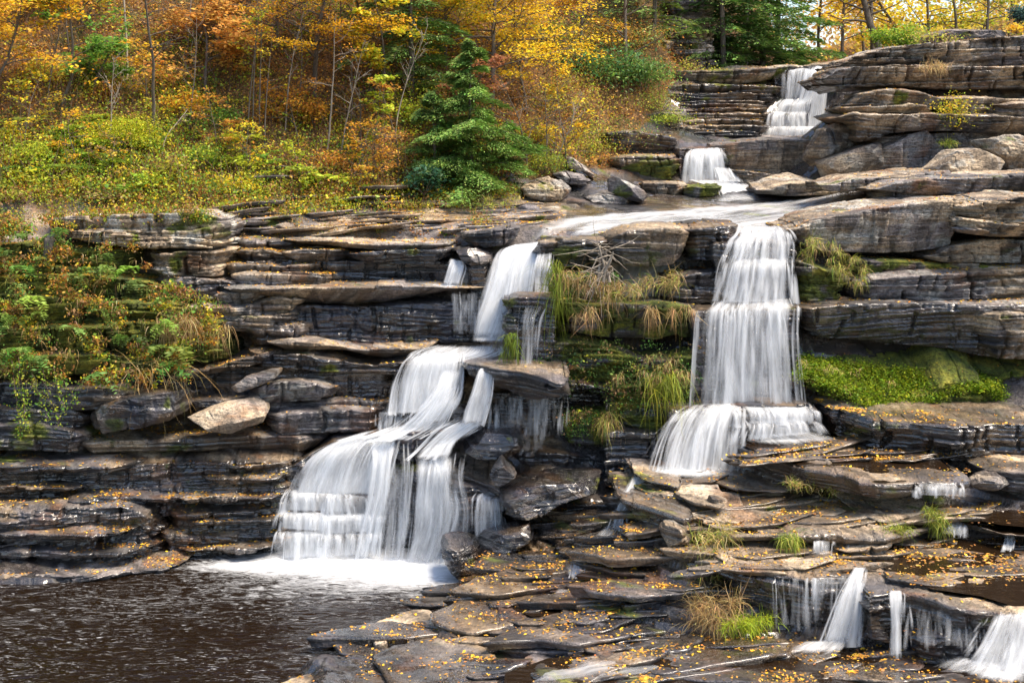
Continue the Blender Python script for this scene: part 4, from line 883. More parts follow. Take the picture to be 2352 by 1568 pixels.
def sheet(rows, parent, layers=3, add=0., mat=None, name='water_curtain', edge=.16, top=.10, bottom=.06, thick=.10, addb=0., addl=0., addr=0., dd=0.):
    """rows: (xL, yL, xR, yR, dL[, dR]) px from lip to foot; a few overlapping curtains with ridges"""
    mat = mat or SILK; layers = min(layers, 3 if layers > 3 else 2)
    rows = [(*r[:4], r[4] + dd, r[-1] + dd) for r in rows]
    A = np.array([P(r[0], r[1], r[4]) for r in rows]); B = np.array([P(r[2], r[3], r[5]) for r in rows])
    L = np.linalg.norm(np.diff((A + B) / 2, axis=0), axis=1).sum(); W = np.linalg.norm(A - B, axis=1).max()
    nv = int(np.clip(L / .06, 10, 90)); nu = int(np.clip(W / .045, 8, 110))
    a = catmull(A, nv); b = catmull(B, nv)
    Vs, Fs, at = [], [], dict(fu=[], fv=[], edge=[], seed=[], add=[])
    SV, SF, sat = [], [], dict(fu=[], fv=[], edge=[], seed=[], add=[])
    mid = (a + b) / 2
    fl = np.r_[0, np.cumsum(np.linalg.norm(np.diff(mid, axis=0), axis=1))]
    for l in range(layers):
        sd = rng.uniform(0, 50)
        u = np.linspace(0, 1, nu)[None, :, None]
        G = a[:, None] * (1 - u) + b[:, None] * u
        uu = (np.arange(nu) / (nu - 1))[None] * W; vv = fl[:, None]
        # ridges grow down the fall
        rid = fbm(uu * 2.6 + sd + 0 * vv, vv * .25 + sd + 0 * uu, 4)
        gro = np.clip(vv / max(L, .01) * 1.5 + .15, 0, 1)
        G = G.copy()
        G[..., 1] -= thick * (.3 + rid * 1.0 * gro + .35 * l)
        G[..., 0] += .05 * fbm(uu * 3 + sd, vv * .5, 2) * gro
        G[..., 2] += .04 * fbm(uu * 2 + sd, vv * .4 + 9, 3)
        tu = np.minimum(u[0, :, 0], 1 - u[0, :, 0])[None]
        wob = .35 * (fbm(vv * .8 + sd, 0 * uu + l, 3) + .5) + .65
        e = sstep(tu / (edge * wob + 1e-6) + .3 * fbm(vv * 1.3 + uu * 3, uu + l, 3), .05, 1.0)
        tv = (vv / L)
        if top > 0: e = e * np.clip(tv / top + .25, 0, 1)
        if bottom > 0: e = e * np.clip((1 - tv) / bottom + .2, 0, 1)
        off = sum(len(v) for v in Vs)
        Vs.append(G.reshape(-1, 3)); Fs.append(grid_faces(nv, nu) + off)
        at['fu'].append((uu + 0 * vv).ravel()); at['fv'].append((vv + 0 * uu).ravel()); at['edge'].append(e.ravel())
        at['seed'].append(np.full(nu * nv, sd)); 
        ad = add + addb * tv ** 2 + addl * (1 - u[0, :, 0])[None] ** 2 + addr * u[0, :, 0][None] ** 2 + .30 * fbm(uu * 1.6 + sd, vv * .5, 3)
        at['add'].append((ad + 0 * uu).ravel())
    # loose strands in and beside the curtain, some starting below the lip
    if name == 'water_curtain':
        for q in range(int(np.clip(W * 30, 8, 110))):
            u0 = rng.uniform(-.02, 1.02) if rng.random() < .8 else rng.choice([rng.uniform(-.03, .06), rng.uniform(.94, 1.03)])
            wd = rng.uniform(.015, .07) * min(1, .3 + W / 1.5) * (2.2 if rng.random() < .15 else 1); t0 = rng.uniform(-.2, .55); t1 = t0 + rng.uniform(.35, 1.1); sd = rng.uniform(0, 50); m = 5
            tt = np.linspace(0, 1, nv)[:, None]; uq = np.linspace(-1, 1, m)[None]
            u1 = u0 + (rng.normal() * .03 + (u0 - .5) * .05) * tt
            c = a * (1 - u1) + b * u1
            G = np.repeat(c[:, None], m, 1)
            G[..., 0] += uq * wd * (.5 + .8 * tt) + .04 * fbm(tt * 2.5 + sd, 0 * tt, 2)
            G[..., 1] -= thick * (.5 + .4 * layers) * rng.uniform(.3, 1.4) * np.clip(tt * 3 + .2, 0, 1)
            e = (1 - np.abs(uq) ** 2) * sstep(tt, t0, t0 + .25) * (1 - sstep(tt, t1 - .3, t1)) + 0 * tt
            off = sum(len(v) for v in SV)
            SV.append(G.reshape(-1, 3)); SF.append(grid_faces(nv, m) + off)
            sat['fu'].append((uq * wd * 1.5 + 0 * tt).ravel()); sat['fv'].append((fl[:, None] + 0 * uq).ravel()); sat['edge'].append(e.ravel())
            sat['seed'].append(np.full(nv * m, sd)); sat['add'].append(np.full(nv * m, add + rng.uniform(-.06, .10)))
    o = mesh(name, np.concatenate(Vs), np.concatenate(Fs), mat, parent=parent, attrs={k: np.concatenate(v) for k, v in at.items()}, smooth=True)
    if SV:
        if parent is None:
            parent = empty('waterfall', (a[-1] + b[-1]) / 2); o.parent = parent; o.location = -np.array(parent.location)
        mesh('strands', np.concatenate(SV), np.concatenate(SF), STRAND, parent=parent, attrs={k: np.concatenate(v) for k, v in sat.items()}, smooth=True)
        return parent
    return o

def fall(label, sheets, group=None):
    for rows, kw in sheets: kw['add'] = kw.get('add', 0) * .8 + .0
    r0 = sheets[0][0]
    x, y, d = (r0[-1][0] + r0[-1][2]) / 2, (r0[-1][1] + r0[-1][3]) / 2, r0[-1][4]
    root = empty('waterfall', P(x, y, d)) if len(sheets) > 1 else None
    for rows, kw in sheets:
        o = sheet(rows, root, **kw)
    if root is None: root = o
    tag(root, label, 'waterfall', group)
    return root

fall("widest right hand waterfall, a white curtain falling in two drops onto a broad step", [
    ([(1700,520,1800,518,32.4),(1692,536,1812,532,31.7),(1680,556,1818,556,31.4),(1668,600,1818,600,31.25)], dict(layers=3, add=.04)),
    ([(1672,590,1820,590,31.35),(1662,612,1819,614,31.12),(1652,655,1822,650,31.05),(1640,700,1824,696,30.95)], dict(layers=3, add=.05, edge=.2)),
    ([(1690,530,1760,530,31.6),(1655,600,1720,610,31.2),(1640,690,1700,690,31.0)], dict(layers=1, add=-.04, edge=.4)),
    ([(1632,690,1826,684,31.2),(1618,705,1828,700,30.8),(1608,722,1828,716,30.62),(1604,790,1826,785,30.55),(1600,938,1836,932,30.45)], dict(layers=3, add=.01, addl=.05, top=.05)),
    ([(1660,700,1790,700,30.7),(1655,760,1800,760,30.5),(1640,930,1812,930,30.35)], dict(layers=1, add=.0, edge=.5)),
    ([(1585,926,1700,922,30.5),(1562,940,1706,934,30.05),(1540,965,1702,955,29.75),(1515,1015,1696,1005,29.55),(1495,1082,1690,1088,29.35)], dict(layers=3, add=.0, edge=.25, addr=.04)),
    ([(1690,924,1862,922,30.5),(1690,938,1872,936,29.95),(1696,950,1880,946,29.75),(1700,978,1882,970,29.68)], dict(layers=2, add=.03, edge=.2)),
    ([(1700,964,1850,960,29.95),(1704,980,1872,968,29.66),(1690,1018,1888,996,29.55)], dict(layers=2, add=.0, edge=.25)),
    ([(1590,922,1850,920,30.7),(1556,944,1874,938,29.95)], dict(layers=2, add=.16, top=.3, bottom=.5, name='foam', thick=.05, edge=.3)),
    ([(1470,1066,1690,1066,29.7),(1440,1092,1730,1098,28.8)], dict(layers=2, add=.08, top=.3, bottom=.4, name='foam', thick=.04, edge=.35)),
    ([(1560,940,1605,932,30.2),(1490,990,1570,975,29.8),(1440,1060,1530,1060,29.7)], dict(layers=2, add=-.10, edge=.5, name='spray')),
    ([(1690,998,1884,990,29.9),(1700,1028,1980,1014,29.2)], dict(layers=2, add=.02, top=.1, bottom=.5, name='foam', thick=.02, edge=.3)),
])
fall("large left hand waterfall, arching thick and white over the dark lip", [
    ([(1180,562,1252,552,33.4),(1150,578,1245,566,32.9),(1130,630,1232,612,32.5),(1112,690,1222,680,32.3),(1098,730,1200,730,32.2),(1088,775,1172,775,32.15)], dict(layers=5, add=.12, addl=.06, edge=.1)),
    ([(1085,765,1180,760,32.4),(1070,785,1165,785,31.9)], dict(layers=2, add=.12, top=.2, bottom=.3, name='foam', thick=.03, edge=.3)),
])
fall("middle stage of the left cascade, fanning down below the large left fall", [
    ([(1000,792,1150,790,32.3),(960,806,1146,812,31.9),(935,830,1068,830,31.7)], dict(layers=3, add=.06, top=.2, bottom=0, thick=.04)),
    ([(945,812,1066,806,31.85),(925,835,1064,830,31.6),(908,880,1062,872,31.5),(900,935,1052,925,31.4),(900,950,1040,950,31.35)], dict(layers=4, add=.05)),
    ([(1010,850,1066,845,31.3),(985,900,1060,895,31.1),(955,950,1045,930,31.0),(915,985,1030,965,30.9)], dict(layers=3, add=.10, edge=.25)),
    ([(1000,890,1058,885,31.1),(940,950,1040,930,30.95),(880,990,1010,975,30.9),(800,1020,960,1005,30.75)], dict(layers=2, add=.03, edge=.35)),
    ([(865,942,950,940,31.5),(862,990,940,985,31.3)], dict(layers=1, add=-.02)),
    ([(860,985,1060,960,31.2),(790,1010,1000,990,30.9)], dict(layers=2, add=.06, top=.2, bottom=.2, thick=.04, edge=.25)),
])
fall("lowest and broadest stage of the left cascade, stepping down into the dark pool", [
    ([(815,1002,970,982,31.35),(760,1016,925,1000,31.05),(708,1050,908,1036,30.85),(682,1095,892,1095,30.8),(668,1135,884,1140,30.75)], dict(layers=4, add=.02, edge=.1)),
    ([(662,1122,790,1130,30.95),(655,1138,800,1136,30.68),(650,1175,812,1182,30.62)], dict(layers=2, add=.05, top=.3, edge=.2)),
    ([(760,1128,880,1136,30.9),(752,1142,882,1146,30.62),(748,1208,880,1196,30.58)], dict(layers=1, add=.0, top=.3, edge=.25)),
    ([(652,1168,740,1176,30.85),(643,1184,752,1180,30.56),(640,1216,756,1226,30.5)], dict(layers=2, add=.05, top=.3, edge=.2)),
    ([(720,1180,874,1172,30.8),(712,1190,878,1184,30.52),(708,1234,872,1222,30.48)], dict(layers=2, add=.03, top=.3, edge=.2)),
    ([(644,1212,770,1222,30.75),(637,1228,778,1230,30.45),(634,1286,776,1284,30.42)], dict(layers=2, add=.04, top=.3, edge=.2)),
    ([(740,1222,872,1214,30.72),(734,1236,872,1228,30.43),(728,1284,866,1278,30.40)], dict(layers=2, add=.02, top=.3, edge=.2)),
    ([(850,1010,930,1000,31.0),(860,1060,908,1050,30.7),(850,1140,900,1120,30.55),(838,1200,880,1200,30.5),(820,1280,868,1276,30.45)], dict(layers=2, add=.07, edge=.3)),
    ([(860,1090,930,1070,30.75),(872,1180,932,1180,30.6),(872,1290,940,1290,30.5)], dict(layers=1, add=-.12, edge=.3, name='thin_veil')),
])
fall("small curved fall pouring off the prow rock, creamy at its top", [
    ([(1108,840,1138,842,30.9),(1096,852,1136,856,30.6),(1080,895,1132,900,30.45),(1064,940,1120,945,30.4),(1056,972,1110,975,30.35)], dict(layers=4, add=.04, top=.02)),
    ([(1050,962,1130,968,30.6),(1005,985,1100,985,30.5),(960,1030,1060,1010,30.4),(935,1055,1040,1050,30.2)], dict(layers=3, add=.10, edge=.3, top=.2, bottom=.1)),
])
fall("right arm of the lower left cascade falling beside the sloping apron", [
    ([(985,1040,1075,1030,30.5),(1010,1085,1060,1090,30.1),(1015,1180,1075,1180,29.95),(1005,1290,1060,1290,29.9)], dict(layers=1, add=-.08, edge=.35)),
    ([(880,1030,960,1010,30.7),(880,1100,965,1080,30.35),(872,1200,960,1200,30.25),(862,1292,950,1292,30.25)], dict(layers=1, add=-.08, edge=.3)),
    ([(955,1048,1050,1040,30.55),(950,1080,1044,1080,30.2),(942,1150,1046,1130,30.15),(938,1220,1050,1180,30.15),(925,1292,1010,1296,30.2)], dict(layers=4, add=.0, edge=.25)),
    ([(905,1060,950,1050,30.55),(900,1150,945,1150,30.4),(880,1290,940,1290,30.35)], dict(layers=1, add=-.1, edge=.3, name='thin_veil')),
])
fall("small pale fall spilling into the water covered shelf at left", [
    ([(1035,592,1066,598,33.5),(1026,615,1068,615,33.3),(1014,655,1056,656,33.2)], dict(layers=4, add=.12)),
    ([(930,655,1060,650,33.5),(905,660,1090,660,32.9)], dict(layers=2, add=.15, top=.3, bottom=.2, name='foam', thick=.02, edge=.4)),
])
fall("thin fall tumbling over the dark pillar right of the large left fall", [
    ([(1232,582,1272,576,32.3),(1226,605,1268,610,31.95),(1226,640,1262,640,31.9),(1224,682,1262,682,31.8)], dict(layers=3, add=.05)),
    ([(1195,690,1262,688,31.4),(1190,745,1240,740,31.0),(1188,840,1230,840,30.95),(1185,900,1225,900,30.85)], dict(layers=2, add=-.05, edge=.3)),
    ([(1180,850,1260,850,31.2),(1180,1040,1262,1040,30.9)], dict(layers=1, add=-.10, edge=.3, name='thin_veil')),
], None)
fall("faint seep of threads off the right end of the grey shelf", [
    ([(1030,670,1105,668,32.95),(1035,765,1098,765,32.9)], dict(dd=-0.20, layers=1, add=-.04, edge=.2))])
fall("sparse veil of threads dripping across the mouth of the black cave", [
    ([(1125,905,1300,906,30.75),(1125,1000,1290,1010,30.7)], dict(layers=1, add=-.13, edge=.1))])
fall("tiny fall with two threads at the corner of the wet apron", [
    ([(1095,1128,1150,1140,30.0),(1085,1150,1155,1170,29.75),(1080,1240,1160,1235,29.7)], dict(layers=2, add=-.03, edge=.2))])
fall("uppermost waterfall, three white tongues over the top cliff", [
    ([(1808,156,1880,152,47.8),(1802,170,1876,166,47.3),(1799,232,1862,226,47.1)], dict(layers=3, add=.0)),
    ([(1862,152,1950,142,47.4),(1850,172,1915,165,46.9),(1835,230,1880,215,46.8),(1800,245,1866,238,46.7)], dict(layers=2, add=.06, edge=.25)),
    ([(1884,168,1898,166,46.6),(1872,190,1900,190,46.3),(1858,250,1896,245,46.2),(1850,312,1892,308,46.1)], dict(layers=4, add=.10)),
    ([(1795,228,1862,225,46.9),(1780,242,1858,240,46.6),(1772,262,1856,262,46.5)], dict(layers=2, add=.08)),
    ([(1775,256,1860,256,46.5),(1765,266,1856,266,46.2),(1762,296,1860,296,46.1)], dict(layers=2, add=.07)),
    ([(1762,290,1890,290,46.1),(1756,298,1892,298,45.7),(1750,322,1894,318,45.6)], dict(layers=2, add=.08)),
])
fall("middle distance waterfall, a short broad white drop below the uppermost fall", [
    ([(1590,342,1655,338,42.9),(1580,350,1660,348,42.5),(1576,372,1664,370,42.3),(1574,420,1668,416,42.2)], dict(layers=4, add=.10)),
    ([(1640,382,1690,388,42.2),(1650,418,1708,420,41.7)], dict(layers=2, add=.04)),
    ([(1580,412,1700,414,42.1),(1640,430,1725,432,41.4),(1655,450,1745,445,40.8)], dict(layers=2, add=.12, edge=.2)),
])
G_ = "small falls curtaining the front ledge"
fall("sparse thin curtain at the left end of the front ledge, over rusty leaves", [([(1772,1318,1850,1324,24.75),(1772,1336,1850,1340,24.4),(1776,1440,1852,1445,24.3)], dict(dd=-0.30, layers=1, add=-.12, top=.2))])
fall("middle thin curtain of the front ledge", [([(1850,1324,1955,1328,24.75),(1850,1338,1955,1340,24.35),(1852,1465,1940,1470,24.25)], dict(dd=-0.30, layers=1, add=-.08, top=.2))])
fall("strongest slanting jet of the front ledge, spreading into a white fan", [
    ([(1958,1300,1992,1298,25.0),(1945,1322,1982,1322,24.5),(1915,1380,1975,1380,24.2),(1875,1480,1966,1475,24.0)], dict(dd=-0.35, layers=4, add=.04, edge=.3)),
    ([(1830,1468,1980,1465,24.1),(1760,1500,1960,1505,23.3)], dict(dd=-0.35, layers=2, add=.02, top=.2, bottom=.5, name='foam', thick=.03, edge=.35))])
fall("narrow bright fall in the notch of the front ledge", [([(2042,1352,2072,1352,24.2),(2038,1368,2074,1368,23.75),(2042,1430,2070,1430,23.6),(2036,1510,2072,1505,23.5)], dict(dd=-0.55, layers=3, add=.02, edge=.2))])
fall("sparse threads right of the notch under the front ledge", [([(2085,1372,2250,1398,23.7),(2085,1490,2250,1490,23.4)], dict(dd=-0.75, layers=1, add=-.16, edge=.2, top=.3))])
fall("white fall at the bottom right corner of the picture", [
    ([(2272,1402,2420,1400,23.3),(2255,1425,2420,1425,22.9),(2225,1475,2420,1490,22.7),(2190,1525,2420,1560,22.5)], dict(dd=-0.95, layers=2, add=-.02, edge=.25, top=.2)),
    ([(2180,1500,2400,1540,22.8),(2090,1535,2400,1580,21.9)], dict(dd=-0.95, layers=2, add=.0, top=.2, bottom=.4, name='foam', thick=.03, edge=.3))])
fall("little blue spout from the long grey slab in the right foreground", [([(1868,1232,1912,1233,26.0),(1868,1245,1912,1246,25.65),(1870,1275,1908,1276,25.6)], dict(dd=-0.10, layers=2, add=.02))])
fall("tiny spout beside the little blue one", [([(1938,1236,1972,1238,26.0),(1938,1262,1970,1262,25.65)], dict(dd=-0.10, layers=1, add=-.02))])
fall("short wide spill over the edge of the long step block", [([(2098,1108,2206,1108,26.5),(2098,1118,2208,1118,26.15),(2100,1140,2206,1141,26.1)], dict(layers=2, add=-.03))])
fall("small round spill beside the grass tuft on the right", [([(2168,1188,2214,1192,26.9),(2160,1202,2214,1206,26.5),(2158,1225,2212,1232,26.4)], dict(layers=3, add=.03))])
fall("small spill near the right edge above the leafy pool", [([(2305,1226,2330,1226,26.2),(2296,1262,2322,1264,25.8)], dict(layers=2, add=.02))])
fall("white rivulet running down left of the cornered dark block", [
    ([(1450,1085,1500,1090,29.4),(1432,1120,1470,1140,28.9),(1410,1170,1440,1180,28.7),(1395,1215,1442,1220,28.3)], dict(dd=-0.35, layers=3, add=.10, edge=.35)),
    ([(1395,1195,1445,1205,28.4),(1350,1230,1430,1235,28.0)], dict(dd=-0.35, layers=1, add=-.02, edge=.4, name='foam', thick=.02))])
fall("little chute between the wet plates of the centre foreground", [([(1320,1270,1345,1272,27.6),(1310,1290,1345,1295,27.3),(1305,1325,1335,1325,26.9)], dict(dd=-0.30, layers=2, add=.04, edge=.3))])

# water running thinly over the rock: draped film
def film(name, poly, add=0., dirx=0., seed=0., lift=.03, hfun=None, mat=None, res=.07, edgew=.5):
    poly = np.array(poly, float)                       # (px, py, d) outline
    XY = np.array([[X_(a, c), c] for a, b, c in poly])
    x0, y0 = XY.min(0); x1, y1 = XY.max(0)
    xs = np.arange(x0, x1, res); ys = np.arange(y0, y1, res)
    X, Y = np.meshgrid(xs, ys)
    ins = np.zeros_like(X, bool); n = len(XY); dist = np.full_like(X, 9e9)
    for i in range(n):
        ax, ay = XY[i]; bx, by = XY[(i + 1) % n]
        c = ((ay > Y) != (by > Y)) & (X < (bx - ax) * (Y - ay) / (by - ay + 1e-12) + ax)
        ins ^= c
        tt = np.clip(((X - ax) * (bx - ax) + (Y - ay) * (by - ay)) / ((bx - ax) ** 2 + (by - ay) ** 2 + 1e-9), 0, 1)
        dist = np.minimum(dist, np.hypot(X - ax - tt * (bx - ax), Y - ay - tt * (by - ay)))
    e = np.where(ins, np.clip(dist / edgew, 0, 1), 0)
    Z = (hfun or H1)(X, Y) + lift
    V = np.stack([X, Y, Z], 2).reshape(-1, 3); F = grid_faces(len(ys), len(xs))
    keep = (ins.ravel()[F]).any(1); F = F[keep]; u, inv = np.unique(F, return_inverse=True)
    # flow coordinate: along (dirx, -1)
    nrm = math.hypot(dirx, 1); fl = (-Y + dirx * X) / nrm; cr = (X + dirx * Y) / nrm
    at = dict(fu=cr.ravel()[u] * .8, fv=fl.ravel()[u] * .6, edge=e.ravel()[u], seed=np.full(len(u), seed), add=np.full(len(u), add) + .12 * fbm(X * .7, Y * .7, 3).ravel()[u])
    o = mesh(name, V[u], inv.reshape(F.shape), mat or SILK, attrs=at, smooth=True)
    o['kind'] = 'structure'
    return o
film('stream_water', [(1290,560,32.2),(1560,522,32.4),(1820,520,32.4),(1850,505,33),(2010,455,38.5),(1880,448,39.5),(1660,452,38.6),(1450,475,37.5),(1330,495,36.0),(1290,520,34)], add=.10, dirx=-1.6, seed=3, mat=SILKT, lift=.015)
film('stream_water', [(1200,552,33.8),(1270,552,33.4),(1480,480,37),(1400,475,37.4),(1290,500,36)], add=.10, dirx=-1.6, seed=5, lift=.015)
film('stream_water', [(1640,455,39),(1760,455,39),(1760,440,40.8),(1640,440,40.8)], add=.1, dirx=.3, seed=6)
film('stream_water', [(1340,1230,28.4),(1440,1225,28.6),(1380,1300,26.5),(1260,1360,25),(1180,1350,25.5),(1250,1290,27)], add=-.06, dirx=-.6, seed=8)
film('stream_water', [(1100,1568,22.3),(1200,1530,22.8),(1420,1505,23.4),(1640,1500,23.5),(1900,1500,23.5),(2100,1530,22.9),(2100,1600,21.8),(1100,1600,21.8)], add=-.09, dirx=-2.0, seed=9)
# ------------------------------------------------------------------ foliage builders
def pal(cols, n, jit=.22, r=None):
    r = r or rng
    cols = np.array(cols, float); c = cols[r.integers(0, len(cols), n)]
    t = r.random((n, 1)); c2 = cols[r.integers(0, len(cols), n)]
    c = c * (1 - .4 * t) + c2 * .4 * t
    return np.clip(c * (1 + jit * r.normal(size=(n, 1))) * (1 + .08 * r.normal(size=(n, 3))), .004, .9)
YEL = [(.78,.52,.02), (.82,.58,.04), (.68,.50,.03), (.74,.42,.015)]
GOLD = [(.72,.38,.015), (.70,.44,.02), (.64,.31,.015), (.75,.48,.03)]
ORG = [(.62,.28,.04), (.66,.36,.04), (.52,.22,.03), (.68,.42,.05)]
RUST = [(.36,.16,.045), (.48,.23,.05), (.28,.12,.04), (.52,.30,.07)]
GRN = [(.12,.27,.04), (.16,.34,.05), (.24,.38,.05), (.09,.20,.03)]
YG = [(.44,.48,.03), (.34,.44,.04), (.56,.54,.05), (.22,.32,.03)]
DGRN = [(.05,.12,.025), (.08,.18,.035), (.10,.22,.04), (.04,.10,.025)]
TEAL = [(.07,.20,.08), (.10,.27,.11), (.06,.16,.05), (.10,.24,.05)]
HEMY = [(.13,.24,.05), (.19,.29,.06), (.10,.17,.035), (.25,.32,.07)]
BRN = [(.26,.16,.07), (.36,.22,.09), (.19,.11,.05), (.44,.29,.13)]
STRAW = [(.50,.36,.15), (.40,.27,.10), (.58,.45,.22), (.30,.19,.07)]
GRASSG = [(.20,.28,.03), (.30,.34,.04), (.12,.18,.02), (.40,.36,.08)]

class Leafs:
    """collects leaf blades, builds one mesh"""
    def __init__(s): s.V = []; s.C = []
    def add(s, C, size, cols, up=.5, aspect=.6, dirs=None, r=None):
        r = r or rng
        C = np.asarray(C, float); n = len(C)
        if n == 0: return
        nr = r.normal(size=(n, 3)); nr[:, 2] += up * 3; nr /= np.linalg.norm(nr, axis=1)[:, None]
        a = r.normal(size=(n, 3)) if dirs is None else dirs + .25 * r.normal(size=(n, 3))
        a -= nr * (a * nr).sum(1)[:, None] * (1 if dirs is None else .6); a /= np.linalg.norm(a, axis=1)[:, None] + 1e-9
        b = np.cross(nr, a); b /= np.linalg.norm(b, axis=1)[:, None] + 1e-9
        sz = (np.broadcast_to(size, (n,)) * r.uniform(.6, 1.3, n))[:, None] * .5
        q = np.stack([C - a * sz, C + b * sz * aspect - a * sz * .1, C + a * sz, C - b * sz * aspect - a * sz * .1 + nr * sz * .15], 1)
        s.V.append(q.reshape(-1, 3)); s.C.append(np.repeat(cols, 4, 0))
    def build(s, name, mat, parent=None, loc=None):
        V = np.concatenate(s.V); C = np.concatenate(s.C)
        F = np.arange(len(V)).reshape(-1, 4)
        return mesh(name, V, F, mat, parent=parent, attrs=dict(Col=C), loc=loc)

class Tubes:
    def __init__(s): s.V = []; s.F = []; s.n = 0
    def add(s, pts, r0, r1, k=5):
        pts = np.asarray(pts, float); m = len(pts)
        t = np.gradient(pts, axis=0); t /= np.linalg.norm(t, axis=1)[:, None] + 1e-9
        ref = np.array([.37, .91, .2]); a = np.cross(t, ref); a /= np.linalg.norm(a, axis=1)[:, None] + 1e-9; b = np.cross(t, a)
        r = np.linspace(r0, r1, m)[:, None, None]
        th = np.arange(k) * 2 * np.pi / k
        V = pts[:, None] + r * (np.cos(th)[None, :, None] * a[:, None] + np.sin(th)[None, :, None] * b[:, None])
        i = np.arange(m - 1)[:, None] * k; j = np.arange(k)[None]; j2 = (j + 1) % k
        F = np.stack([i + j, i + j2, i + k + j2, i + k + j], 2).reshape(-1, 4) + s.n
        s.V.append(V.reshape(-1, 3)); s.F.append(F); s.n += m * k
    def build(s, name, mat, parent=None, loc=None):
        return mesh(name, np.concatenate(s.V), np.concatenate(s.F), mat, parent=parent, smooth=True, loc=loc)

def path(p, dirv, L, n, curl, r, grav=0.):
    d = np.array(dirv, float); d /= np.linalg.norm(d); pts = [np.array(p, float)]
    for i in range(n):
        d = d + r.normal(size=3) * curl; d[2] += grav; d /= np.linalg.norm(d)
        pts.append(pts[-1] + d * L / n)
    return np.array(pts)

def tree(label, px, py, d, h, leaves=None, nleaf=3000, lsize=.10, spread=1.6, lean=(0, 0), r0=.06, crown=.35, bark=None, nl=14,
         name='autumn_tree', cat='tree', group=None, flat=.35, seed=None, up=.9, twigs=True, base=None, grav=-.01, limb_up=.45, ncurl=.07, leafmat=None):
    """deciduous tree: curved trunk, limbs, twigs and sprays of leaves; px,py,d = foot of trunk"""
    r = np.random.default_rng(hash_str(label) if seed is None else seed)
    foot = P(px, py, d) if base is None else np.array(base)
    root = empty(name, foot)
    tk = Tubes(); lm = Tubes(); lf = Leafs()
    tp = path(foot - [0, 0, .3], (lean[0], lean[1], 1), h, 14, ncurl, r)
    tk.add(tp, r0, r0 * .25, 6)
    tk.build('trunk', bark or BARK, root, foot)
    spots = []
    for i in range(nl):
        t = crown + (1 - crown) * (i + r.random() * .8) / nl
        k = min(int(t * 14), 13); p = tp[k] * (1 - (t * 14 - k)) + tp[k + 1] * (t * 14 - k) if t < 1 else tp[-1]
        az = r.random() * 2 * np.pi if r.random() < .75 else r.choice([0, np.pi]) + r.normal() * .4
        L = spread * (1.05 - .55 * max(0, (t - crown) / (1 - crown))) * r.uniform(.6, 1.15)
        lp = path(p, (np.cos(az), np.sin(az) * .8, limb_up * r.uniform(.4, 1.5)), L, 7, .13, r, grav)
        rr = r0 * (1 - t) * .4 + .006
        lm.add(lp, rr, .005, 4)
        for q in range(6):
            k2 = r.integers(2, 8); p2 = lp[min(k2, 7)]
            dv = lp[min(k2, 7)] - lp[min(k2, 7) - 1]; dv = dv / np.linalg.norm(dv) + r.normal(size=3) * np.array([.7, .7, .3])
            tw = path(p2, dv, L * r.uniform(.2, .45), 4, .15, r, grav)
            if twigs: lm.add(tw, .007, .003, 3)
            spots.append(tw[2]); spots.append(tw[4])
        spots.append(lp[-1]); spots.append(lp[5])
    lm.build('limbs', bark or BARK, root, foot)
    if leaves is not None and nleaf > 0:
        nleaf = int(nleaf * .78)
        spots = np.array(spots)
        w_ = r.random(len(spots)) ** 1.5; w_ /= w_.sum()
        ix = r.choice(len(spots), nleaf, p=w_)
        sg = spread * .09
        C = spots[ix] + r.normal(size=(nleaf, 3)) * np.array([sg, sg, sg * flat])
        lf.add(C, lsize, pal(leaves, nleaf, r=r), up=up, r=r)
        lf.build('crown', leafmat or LEAF, root, foot)
    return tag(root, label, cat, group)

def hemlock(label, px, py, d, h, width, cols=DGRN, n=14000, seed=None, base=None, lo=.04, ls=.16, name='hemlock_tree', thin=0., group=None):
    r = np.random.default_rng(hash_str(label) if seed is None else seed)
    foot = P(px, py, d) if base is None else np.array(base)
    root = empty(name, foot)
    tk = Tubes(); tp = path(foot - [0, 0, .3], (0, 0, 1), h, 12, .015, r); tk.add(tp, .02 * h * .6 + .03, .01, 6); tk.build('trunk', BARK, root, foot)
    lm = Tubes(); lf = Leafs(); nb = int(26 + h * 9)
    per = n // nb
    for i in range(nb):
        t = lo + (1 - lo) * (i + r.random()) / nb
        p = tp[0] + (tp[-1] - tp[0]) * t
        L = width * (1 - t) ** .65 * r.choice([r.uniform(.35, .7), r.uniform(.75, 1.2)]) + .12
        az = r.random() * 2 * np.pi
        lp = path(p, (np.cos(az), np.sin(az), .25), L, 6, .06, r, -.10)
        lm.add(lp, .018, .004, 3)
        m = int(per * (.35 + L / width) * .8)
        tt = r.random(m) ** .6; k = np.minimum((tt * 6).astype(int), 5); f = (tt * 6 - k)[:, None]
        C = lp[k] * (1 - f) + lp[k + 1] * f
        side = np.array([-np.sin(az), np.cos(az), 0]); out = np.array([np.cos(az), np.sin(az), -.35])
        wd = (.10 + .26 * L * (1 - tt * .6)) * r.normal(size=m) * .6
        C = C + side * wd[:, None] + np.array([0, 0, -1]) * (np.abs(wd) * .3)[:, None] + r.normal(size=(m, 3)) * [.03, .03, .035]
        dirs = out + side * np.sign(wd)[:, None] * .8
        c = pal(cols, m, .25, r=r) * r.uniform(.7, 1.35)
        lf.add(C, ls, c, up=1.2, aspect=.27, dirs=dirs, r=r)
    lm.build('limbs', BARK, root, foot)
    lf.build('crown', NEEDLE, root, foot)
    return tag(root, label, 'hemlock tree', group)

